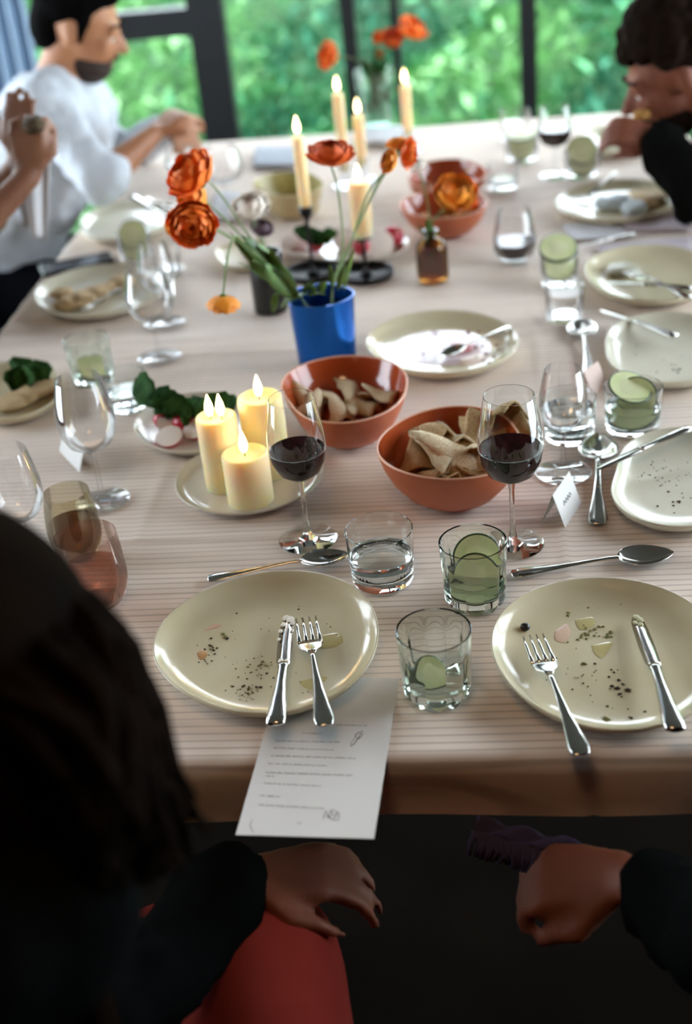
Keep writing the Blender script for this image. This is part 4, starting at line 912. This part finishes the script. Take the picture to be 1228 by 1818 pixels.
# ------------------------------------------------------------------ paper, cards, napkins, phone
c0, c1, c2_ = P(418,1482,GZ+.0005), P(663,1493,GZ+.0005), P(708,1207,GZ+.0005); ux = (c1-c0); uy = (c2_-c1); wM = ux.length; lM = uy.length
uy.normalize(); ux = (ux - uy*ux.dot(uy)).normalized()
menu = empty('menu_card', c0, 'white printed menu card under the nearest left plate, hanging over the table edge', 'menu')
menu.matrix_world = Matrix.Translation(c0) @ Matrix((ux, uy, Vector((0,0,1)))).transposed().to_4x4()
MB().box((0,0,-.0004), (wM, lM, 0)).build('card', PAPER, menu, False)
inv = menu.matrix_world.inverted(); mb = MB(); q = random.Random(5)
def mk(px, py): return inv @ P(px, py, GZ+.0005)
def dash(a, b, w): 
    a, b = Vector(a), Vector(b); d = (b-a); n = Vector((-d.y, d.x, 0)).normalized()*w/2
    mb.add([a-n+Vector((0,0,.0002)), b-n+Vector((0,0,.0002)), b+n+Vector((0,0,.0002)), a+n+Vector((0,0,.0002))], [(0,1,2,3)])
def textline(x1, y1, x2, y2):
    a, b = mk(x1, y1), mk(x2, y2); L = (b-a).length; d = (b-a).normalized(); up = Vector((-d.y, d.x, 0)); x = 0
    while x < L:
        wl = q.randint(2, 8)
        for _ in range(wl):
            if x > L: break
            p = a + d*x; h = q.choice((.0017,.0017,.0017,.0026)); dash(p, p + up*h, .00035)
            if q.random() < .7: dash(p + up*q.choice((0,.0008,.0016)), p + up*.0008 + d*.0009, .0003)
            if q.random() < .5: dash(p + up*.0016, p + up*.0016 + d*.0009, .0003)
            x += .0015
        x += .0012
for l in ((594,1288,650,1290),(536,1303,569,1304),(489,1317,605,1319),(486,1329,591,1333),(482,1343,630,1348),(476,1357,579,1361),(472,1373,624,1378),(472,1379,486,1380),(469,1392,568,1397),(461,1414,496,1416),(459,1430,574,1437),(527,1463,537,1464)): textline(*l)
def squig(pts):
    s = spline([mk(*p) for p in pts], 26)
    for a, b in zip(s, s[1:]): dash(a, b, .0005)
squig([(622,1326),(630,1318),(640,1303),(644,1298),(638,1300),(628,1312),(622,1322),(628,1322),(638,1308)]); squig([(634,1312),(630,1306),(636,1300),(642,1306),(636,1312),(646,1302)])
squig([(573,1455),(578,1440),(584,1452),(588,1438),(592,1450),(600,1441),(602,1452),(596,1457),(584,1452),(577,1448)]); squig([(580,1445),(590,1455),(598,1446),(592,1438),(584,1443)]); squig([(448,1455),(444,1466),(450,1478)])
mb.build('printed_lines', INK, menu, False)
def tent(a, b, h, label, m=PAPER, flip=1, sc=None):
    """tent card: front foot a-b in pixels"""
    A, Bq = P(*a, GZ), P(*b, GZ); d = (Bq - A); dn = Vector((-d.y, d.x, 0)).normalized(); hh = h
    root = empty('place_card', (A+Bq)/2, label, 'place card'); c = (A+Bq)/2; t = dn*.016; top = Vector((0,0,hh)); e = dn*.0004
    A, Bq = A-c, Bq-c
    MB().add([A, Bq, Bq+t+top, A+t+top, A+e*2, Bq+e*2, Bq+t+top+e, A+t+top+e], [(0,1,2,3),(7,6,5,4),(0,4,5,1),(1,5,6,2),(2,6,7,3),(3,7,4,0)]).build('front_panel', m, root, False)
    C, D = A+t*2, Bq+t*2
    MB().add([C, D, Bq+t+top, A+t+top, C-e*2, D-e*2, Bq+t+top-e, A+t+top-e], [(0,3,2,1),(4,5,6,7),(0,1,5,4),(1,2,6,5),(3,0,4,7)]).build('back_panel', m, root, False)
    if sc:
        mq = MB(); u = d.normalized(); nrm = (t+top).normalized(); off = u.cross(nrm)*.0006*sc
        pts = spline([A + u*d.length*(.28+.055*i) + nrm*hh*(.5+.12*(i % 2)) + off for i in range(9)], 40)
        mq.tube(pts, .00035, 4).build('handwriting', INK, root)
    return root
tent((1003,937), (1032,893), .044, 'white tent card with handwriting, left of the upright spoon', sc=1)
tent((1052,703), (1078,683), .036, 'pinkish tent card left of the cucumber ribbons tumbler', mat('pink_card','cdb6ac',.8))
tent((105,800), (140,838), .036, 'white tent card behind the large left wine glass')
def cloth_piece(name, px, m, label, z=.003, th=.004, bump=.002):
    ps = [P(x, y, GZ) for x, y in px]; c = sum(ps, Vector())/4; rows = []
    for i in range(15):
        v = i/14; r_ = []
        for j in range(15):
            u = j/14; p = (ps[0]*(1-u)+ps[1]*u)*(1-v) + (ps[3]*(1-u)+ps[2]*u)*v - c
            r_.append((p.x, p.y, z + bump*(1+noise.noise(Vector((u*3, v*3, z*99))))))
        rows.append(r_)
    o = MB().grid(rows, False).build(name, m, loc=(c.x, c.y, GZ)); s = o.modifiers.new('t','SOLIDIFY'); s.thickness = th; s.offset = -1
    return tag(o, label, 'napkin')
cloth_piece('napkin', [(1108,412),(1228,412),(1228,388),(1105,390)], NAPKIN, 'folded lilac grey napkin right of the leftovers plate', .008, .008)
cloth_piece('napkin', [(1012,428),(1112,424),(1100,396),(998,402)], WNAP, 'white napkin under the knife between the right plates', .004, .0035, .001)
cloth_piece('napkin', [(1065,470),(1228,455),(1228,425),(1060,440)], NAPKIN, 'grey napkin partly under the beige right plate', .004, .0035, .001)
cloth_piece('napkin', [(370,390),(450,395),(470,350),(385,345)], WNAP, 'white napkin beside the cream flower', .006, .005)
cloth_piece('napkin', [(450,300),(530,300),(528,268),(455,268)], mat('blue_grey_napkin','aab0ba',.9), 'pale blue grey napkin behind the beige bowl', .01, .009)
cloth_piece('napkin', [(640,262),(720,262),(715,235),(645,238)], WNAP, 'white napkin at the foot of the far vase', .012, .01, .006)
cloth_piece('napkin', [(1160,605),(1300,600),(1300,560),(1170,560)], WNAP, 'white napkin under the pale empty plate', .003, .0025, .0005)
ph = empty('phone', P(137,472,GZ), 'black phone lying at the left table edge', 'phone'); ph.rotation_euler = (0,0,.42)
o = MB().box((-.075,-.035,0),(.075,.035,.008)).build('phone_body', mat('phone_shell','101114',.3), ph, False); o.modifiers.new('b','BEVEL').width = .003
MB().box((-.071,-.032,.0078),(.071,.032,.0084)).build('screen', mat('phone_glass','050608',.05), ph, False)
# ------------------------------------------------------------------ people
def V(*a): return Vector(a)
def frame(fwd, up=(0,0,1)):
    f = Vector(fwd).normalized(); r = f.cross(Vector(up)).normalized(); u = r.cross(f); return Matrix((r, f, u)).transposed()   # local x right, y forward, z up
def add_head(mb, c, M, s=1.0):
    def L(x, y, z): return c + M @ (Vector((x, y, z)) * s)
    mb.ell(L(0,-.012,.035), (.076*s,.094*s,.088*s), 24, 16, M); mb.ell(L(0,.028,-.03), (.060*s,.066*s,.078*s), 22, 14, M)
    mb.ell(L(0,.05,-.085), (.036*s,.034*s,.026*s), 16, 10, M)                         # chin
    mb.cap(L(0,.088,.012), L(0,.112,-.022), .0085*s, .0125*s); mb.ell(L(.011,.098,-.026), .008*s, 10, 8); mb.ell(L(-.011,.098,-.026), .008*s, 10, 8)
    mb.cap(L(-.034,.080,.026), L(.034,.080,.026), .011*s, .011*s)                     # brow
    mb.cap(L(-.018,.088,-.053), L(.018,.088,-.053), .006*s, .006*s); mb.cap(L(-.015,.086,-.063), L(.015,.086,-.063), .007*s, .007*s)   # lips
    mb.ell(L(-.04,.066,-.015), .018*s, 12, 8); mb.ell(L(.04,.066,-.015), .018*s, 12, 8)   # cheeks
    for e in (-1, 1): mb.ell(L(e*.077,-.008,-.005), (.008*s,.017*s,.030*s), 12, 10, M)  # ears
    for e in (-1, 1): mb.ell(L(e*.031,.0765,.0115), (.015*s,.0125*s,.0105*s), 12, 8, M)   # upper lids
    return L
def add_hand(mb, w, d, n, curl=.5, side=1, spread=.16, s=1.0):
    """w wrist, d finger direction, n back-of-hand normal; curl 0 open .. 1 fist"""
    d = Vector(d).normalized(); n = Vector(n); n = (n - d*n.dot(d)).normalized(); x = d.cross(n) * side
    for i in range(4): mb.cap(w + x*(-.014+.010*i)*s + d*.008*s, w + d*.082*s + x*(-.030+.020*i)*s, .0125*s, .0108*s)
    for i, L in enumerate((.066,.076,.071,.055)):
        p = w + d*.086*s + x*(-.031+.0205*i)*s; a = 0; dd = (d + x*spread*(i-1.5)*.35).normalized()
        for k, (f, r) in enumerate(((.45,.0092),(.30,.0083),(.25,.0072))):
            a += curl * (1.25 if k == 0 else 1.15); q = dd*math.cos(a) - n*math.sin(a); e = p + q*L*f*s; mb.cap(p, e, r*s, r*.93*s, 10); p = e
    p = w + d*.022*s - x*.022*s; q = (d*.62 - x*.72 - n*.25*(.4+curl)).normalized(); e = p + q*.042*s; mb.cap(p, e, .0135*s, .0105*s)
    q = (d*.85 - x*.25*(1-curl) + x*.25*curl - n*.35*(.4+curl)).normalized(); e2 = e + q*.028*s; mb.cap(e, e2, .0102*s, .0092*s); mb.cap(e2, e2 + (q - n*.3).normalized()*.022*s, .009*s, .0075*s)
def person(label, J, skin, shirt, trousers, hair=None, hands=(), sleeves=('U','F'), head=True, headdir=(0,1,0), headup=(0,0,1), vox=.0078, shirt_r=1.0, collar=True, hs=1.0, facial=None):
    """J: joints as world points - pelvis, chest, neck, head, shl/elb/wri L and R, hip/kne/ank L and R. One continuous skin surface; clothing and hair are children."""
    root = empty('person', V(J['pelvis'].x, J['pelvis'].y, 0), label, 'person')
    off = root.location.copy(); b = MB(); M = frame(headdir, headup)
    def g(n): return J[n]
    b.cap(g('pelvis'), g('chest'), .115, .125); b.cap(g('chest'), g('neck') - V(0,0,.03), .10, .06)
    b.cap(g('neck') - V(0,0,.03), g('head') - M @ V(0,.01,.04), .056, .054)
    L = add_head(b, g('head'), M)
    for s in 'LR':
        b.cap(g('neck') - V(0,0,.06), g('sh'+s), .055, .052); b.cap(g('sh'+s), g('el'+s), .048, .036); b.cap(g('el'+s), g('el'+s).lerp(g('wr'+s), .3), .036, .037); b.cap(g('el'+s).lerp(g('wr'+s), .3), g('wr'+s), .037, .0225)
        b.cap(g('pelvis'), g('hip'+s), .10, .085); b.cap(g('hip'+s), g('kn'+s), .078, .052); b.cap(g('kn'+s), g('kn'+s).lerp(g('an'+s), .3), .05, .05); b.cap(g('kn'+s).lerp(g('an'+s), .3), g('an'+s), .05, .032)
        b.cap(g('an'+s) - V(0,0,.03), g('an'+s) + (J['foot'+s] if 'foot'+s in J else V(0,.14,-.04)), .034, .028)
    hd = dict(hands)
    for s in 'LR':
        d, n, cu = hd.get(s, ((g('wr'+s)-g('el'+s)), (0,0,1), .4)); add_hand(b, g('wr'+s), d, n, cu, 1 if s == 'L' else -1, .3 if cu > .3 else .1, hs)
    b.v = [tuple(Vector(v) - off) for v in b.v]
    body = b.build('body', skin, root); remesh(body, vox, 3)
    for e in (-1, 1):
        eb = MB().ell((L(e*.031,.0775,.001)) - off, .0095, 14, 10).build('eye', EYEW, root); MB().ell(L(e*.031,.0845,-.001) - off, .0045, 10, 8).build('iris', IRIS, eb)
        MB().tube([L(e*.014,.091,.030)-off, L(e*.03,.092,.035)-off, L(e*.048,.080,.030)-off], [.003,.0042,.002], 8).build('eyebrow', hair[1] if hair else HAIRD, root)
    sm = MB(); R = shirt_r
    sm.cap(g('pelvis'), g('chest'), .142*R, .150*R); sm.cap(g('chest'), g('neck') - V(0,0,.07), .13*R, .075)
    m = (g('shL') + g('shR'))/2; sm.cap(g('shL'), g('shR'), .072*R, .072*R); sm.cap(g('chest'), g('shL').lerp(g('shR'), .2), .12*R, .09*R); sm.cap(g('chest'), g('shL').lerp(g('shR'), .8), .12*R, .09*R)
    for s in 'LR':
        sm.cap(g('sh'+s), g('el'+s), .062*R, .050*R)
        fr = J.get('cuff'+s, .85); sm.cap(g('el'+s), g('el'+s).lerp(g('wr'+s), fr), .058*R, (.046 if fr > .5 else .056)*R)
    sm.v = [tuple(Vector(v) - off) for v in sm.v]; sh = sm.build('shirt', shirt, root); remesh(sh, .013, 3, .015, .06)
    tm = MB(); tm.cap(g('hipL'), g('hipR'), .118, .118)
    for s in 'LR':
        tm.cap(g('hip'+s), g('kn'+s), .098, .072); tm.cap(g('kn'+s), g('an'+s) + V(0,0,.02), .072, .052)
    tm.v = [tuple(Vector(v) - off) for v in tm.v]; remesh(tm.build('trousers', trousers, root), .018, 2, .006, .1)
    for s in 'LR':
        fd = J['foot'+s] if 'foot'+s in J else V(0,.14,-.04); a = g('an'+s)
        fo = MB().cap(a + V(0,0,-.035) - fd*.3, a + V(0,0,-.005) + fd*1.15, .042, .040); fo.v = [(Vector(v) - off)[:2] + (max(.002, (Vector(v) - off).z),) for v in fo.v]; fo.build('shoe', mat('dark_shoe','0d0c0b',.5), root)
    if hair:
        kind, hm = hair; h = MB(); c = g('head'); q = random.Random(3)
        def LL(x, y, z): return c + M @ Vector((x, y, z))
        h.ell(LL(0,-.028 if kind == 'curly' else -.022,.056), (.083,.092,.086), 24, 16, M)
        if kind == 'short':
            h.ell(LL(0,.035,.095), (.066,.052,.035), 16, 10, M); h.ell(LL(0,-.06,.0), (.07,.052,.07), 16, 10, M)
            for e in (-1,1): h.cap(LL(e*.073,.018,.03), LL(e*.073,.016,-.015), .013, .008)
            for _ in range(60):
                a, p = q.uniform(0, 6.28), q.uniform(0, 1.4); h.ell(LL(.08*math.sin(p)*math.cos(a), -.02+.095*math.sin(p)*math.sin(a), .052+.088*math.cos(p)), .016, 8, 6)
        if kind == 'curly':
            for _ in range(420):
                a, p = q.uniform(0, 6.28), q.uniform(0, 1.75); y = -.024+.104*math.sin(p)*math.sin(a); z = .062+.104*math.cos(p)
                if y > .03 and z < .07: continue
                h.ell(LL(.088*math.sin(p)*math.cos(a), y, z), q.uniform(.010,.019), 10, 8)
        if kind == 'long':
            h.ell(LL(0,-.03,-.02), (.09,.085,.12), 20, 14, M)
            h.ell(LL(0,-.03,.045), (.094,.108,.096), 24, 16, M)
        h.v = [tuple(Vector(v) - off) for v in h.v]; ho = h.build('hair', hm, root); remesh(ho, .006 if kind == 'curly' else .009, 1 if kind == 'curly' else 3)
        if facial:
            fb = MB()
            for e in (-1,1): fb.cap(LL(e*.004,.099,-.043), LL(e*.026,.085,-.050), .0062, .004)
            if facial in ('beard', 'stubble'):
                fb.ell(LL(0,.031,-.068), (.059,.063,.052), 20, 14, M)
            else:
                fb.cap(LL(-.016,.078,-.092), LL(.016,.078,-.092), .010, .010)
            fb.v = [tuple(Vector(v) - off) for v in fb.v]; remesh(fb.build('facial_hair', hm if facial == 'beard' else mat('dark_stubble', '2a1a12', .8), root), .004, 2)
    return root, M
def chair(x, y, rz, label):
    r = empty('dining_chair', (x, y, 0), label, 'chair', rz=rz)
    o = MB().box((-.22,-.21,.43),(.22,.22,.455)).build('seat', WOOD, r, False); o.modifiers.new('b','BEVEL').width = .01
    for sx in (-1,1):
        for sy in (-1,1): MB().tube([(sx*.19,sy*.18,0),(sx*.18,sy*.17,.43)], [.014,.018], 10).build('leg', WOOD, r)
        MB().tube([(sx*.18,-.19,.455),(sx*.185,-.225,.84)], [.016,.013], 10).build('back_post', WOOD, r)
    for z in (.58,.68,.78): MB().box((-.17,-.222+(.455-z)*.06,z-.025),(.17,-.206+(.455-z)*.06,z+.025)).build('back_slat', WOOD, r, False)
    return r
def legs(J, p, d, spread=.2, knee=.46, z=.54, kz=.54):
    """thighs forward from the pelvis along d, shins down to the floor"""
    d = Vector(d).normalized(); s = V(-d.y, d.x, 0)
    for n, e in (('L', 1), ('R', -1)):
        J['hip'+n] = p + s*.09*e + V(0,0,z-p.z); J['kn'+n] = p + s*spread/2*e*1.2 + d*knee + V(0,0,kz-p.z); J['an'+n] = V(J['kn'+n].x, J['kn'+n].y, .075) + d*.02; J['foot'+n] = d*.13 + V(0,0,-.03)
# man in the white shirt, far left, in profile, looking down at his hands
J = {}; J['pelvis'] = V(-1.22,3.02,.57); J['chest'] = PY(92,236,3.02); J['neck'] = PY(100,122,3.04); J['head'] = PY(138,48,3.06)
J['shR'] = PY(80,190,2.90); J['elR'] = PY(178,322,2.80); J['wrR'] = PY(272,238,2.93); J['shL'] = PY(150,178,3.22); J['elL'] = PY(205,285,3.36); J['wrL'] = PY(292,228,3.22)
J['cuffR'] = .12; J['cuffL'] = .95; legs(J, J['pelvis'], (1,.1,0), knee=.42)
dn = (J['wrR']-J['elR']).normalized()
person('man in a white shirt with dark hair and moustache, looking down, far left', J, SKIN, SHIRTW, NAVY, ('short', HAIRD), (('R', (dn*.9 + V(.25,.25,.05), V(-.3,-.6,.9), .55)), ('L', ((.5,-.55,-.02), V(0,.3,1), .6))), headdir=(.93,.12,-.36), headup=(.3,0,1), facial='stubble', shirt_r=.96)
chair(-1.28, 3.02, -PI/2, 'wooden dining chair under the man in the white shirt')
# person at the left edge, only the raised hand, white napkin and dark lap in view
J = {}; J['pelvis'] = V(-1.33,2.28,.57); J['chest'] = V(-1.30,2.27,.86); J['neck'] = V(-1.27,2.27,1.08); J['head'] = V(-1.23,2.28,1.24)
J['shR'] = V(-1.27,2.10,1.02); J['elR'] = V(-1.06,2.10,.80); J['wrR'] = PY(52,312,2.26); J['shL'] = V(-1.27,2.45,1.02); J['elL'] = V(-1.08,2.5,.80); J['wrL'] = PY(38,285,2.48)
J['cuffR'] = .45; J['cuffL'] = .6; legs(J, J['pelvis'], (1,.15,0), knee=.44)
person('person at the left edge raising a hand with food, dark trousers', J, SKIN3, mat('ochre_brown_cotton','6b5238',.9), NAVY, ('short', HAIRB), (('R', (V(.10,.15,1), V(.0,-1,.1), .62)), ('L', (V(.15,0,1), V(-.2,-1,0), .2))), headdir=(1,0,-.2), hs=.88)
chair(-1.39, 2.28, -PI/2, 'wooden dining chair under the person at the left edge')
lump('bread_piece', PY(60,222,2.27), .02, mat('dark_crust','4a3a22',.8), 'dark bread crust held in the raised hand at the left edge', 'bread', 2.2, .8)
c_ = PY(66,340,2.30); rows = []
for i in range(14):
    v = i/13; rows.append([(c_.x - .04 + .075*u*(1 - .5*v) , c_.y + .015*math.sin(u*9) , c_.z + .055 - .15*v + .03*(1-u)*v) for u in np.linspace(0,1,10)])
o = MB().grid(rows, False).build('napkin', WNAP); o.modifiers.new('t','SOLIDIFY').thickness = .003; tag(o, 'white napkin hanging below the raised hand at the left edge', 'napkin')
# curly-haired man, far right, eating
J = {}; J['pelvis'] = V(.98,2.62,.57); J['chest'] = V(.82,2.64,.82); J['neck'] = V(.58,2.68,.96); J['head'] = PY(1198,135,2.72)
J['shR'] = V(.60,2.86,.90); J['elR'] = V(.62,2.98,.79); J['wrR'] = V(.5,2.9,.80); J['shL'] = V(.66,2.50,.90); J['elL'] = PY(1236,345,2.50); J['wrL'] = PY(1172,246,2.60)
legs(J, J['pelvis'], (-1,.05,0), knee=.36)
J['cuffL'] = .92
person('curly-haired man in a dark jumper eating with his hand, far right', J, SKIN2, DARKC, NAVY, ('curly', HAIRC), (('L', (V(-.85,.05,.25), V(.1,-.55,.8), .5)),), hs=.9, headdir=(-.93,-.08,-.36), headup=(-.3,0,1), facial='beard', vox=.0072)
chair(1.04, 2.62, PI/2, 'wooden dining chair under the curly-haired man')
lump('bread_piece', PY(1140,203,2.66), .016, mat('toasted_crust', 'a87838', .8), 'piece of flatbread held to the mouth of the curly-haired man', 'bread', 1.2, .6)
# dark-haired person in the left foreground, seen from behind
J = {}; hc = PY(-48,1262,.62); J['head'] = hc; J['pelvis'] = V(-.46,.42,.57); J['chest'] = V(-.42,.47,.84); J['neck'] = hc + V(-.02,-.05,-.15)
J['shR'] = PY(20,1640,.50); J['shL'] = V(-.58,.46,.98); J['elR'] = V(-.40,.60,.70); J['wrR'] = P(425,1562,.645); J['cuffR'] = .95; J['elL'] = V(-.66,.62,.74); J['wrL'] = V(-.52,.82,.67)
legs(J, J['pelvis'], (.3,1,0), spread=.22, knee=.42, z=.54, kz=.56)
J['knR'] = P(475,1695,.57); J['hipR'] = V(-.17,.46,.57); J['hipL'] = V(-.36,.46,.57); J['anR'] = V(J['knR'].x, J['knR'].y+.02, .075); J['knL'] = P(310,1725,.57); J['anL'] = V(J['knL'].x, J['knL'].y+.02, .075)
pr1, M1 = person('person with long dark hair, black top and red trousers in the left foreground', J, SKIN2, BLACKC, REDC, ('long', HAIRB), (('R', (V(.8,.15,-.05), V(0,0,1), .35)),('L', (V(.4,1,0), V(0,0,1), .35))), headdir=(.15,.95,-.25))
chair(-.48, .40, -.35, 'wooden dining chair under the dark-haired person in the foreground')
q = random.Random(9); hb = MB(); off = pr1.location
for k in range(420):
    a = q.uniform(-1.9, 1.0); lock = q.random()
    s0 = hc + V(.080*math.cos(a), -.03 + .085*math.sin(a), .03 + q.uniform(-.03,.06))
    e = PY(330 + q.gauss(0, 30) - 150*lock, 1480 + q.uniform(-70, 60) + 60*lock, .60 - .12*lock + q.uniform(-.02,.02)) if a > -.9 else hc + V(.08*math.cos(a)+q.uniform(-.03,.05), -.13+q.uniform(-.03,.03), -.30+q.uniform(-.05,.03))
    m1 = s0.lerp(e, .35) + V(.022, .012*math.sin(a), .012)
    pts = spline([s0, m1, s0.lerp(e,.7) + V(.008,0,.004), e], 9)
    hb.tube([p - off for p in pts], [.004,.005,.0055,.0055,.005,.005,.0045,.004,.003,.001], 5)
hb.build('hair_strands', HAIRB, pr1)['kind'] = 'stuff'
# person at the right foreground: only a hand, dark sleeve and lap reach into view
J = {}; J['pelvis'] = V(.50,.38,.57); J['chest'] = V(.50,.42,.84); J['neck'] = V(.50,.46,1.08); J['head'] = V(.52,.52,1.24)
J['shL'] = V(.32,.44,1.0); J['shR'] = V(.68,.44,1.0); J['elL'] = V(.28,.62,.76); J['wrL'] = P(1120,1560,.66); J['elR'] = V(.72,.62,.76); J['wrR'] = V(.62,.84,.67)
legs(J, J['pelvis'], (-.55,1,0), spread=.26, knee=.46, z=.54, kz=.56)
person('person at the lower right with a hand resting on the lap, face out of view', J, SKIN2, BLACKC, BROWNC, ('short', HAIRD), (('L', (V(-1,.25,-.2), V(0,-.35,1), .55)),), headdir=(-.1,1,-.1))
chair(.52, .36, .3, 'wooden dining chair at the lower right')
ps = [P(850,1450,.665), P(1045,1500,.665), P(1010,1525,.655), P(840,1475,.655)]; rows = []
for i in range(8):
    v = i/7; rows.append([((ps[0]*(1-u)+ps[1]*u)*(1-v) + (ps[3]*(1-u)+ps[2]*u)*v + V(0,0,.004*math.sin(u*17+v*3))) for u in np.linspace(0,1,26)])
mb = MB().grid(rows, False); q = random.Random(2)
for i in range(70):
    u = i/69; a = ps[3]*(1-u)+ps[2]*u; mb.tube([a, a + V(q.uniform(-.005,.005), -.008, -.008), a + V(q.uniform(-.008,.008), -.012, -.02)], [.0008,.0007,.0004], 4)
o = mb.build('shawl', PURPC); o.modifiers.new('t','SOLIDIFY').thickness = .002; tag(o, 'violet grey fringed shawl on the lap below the tablecloth edge', 'shawl')
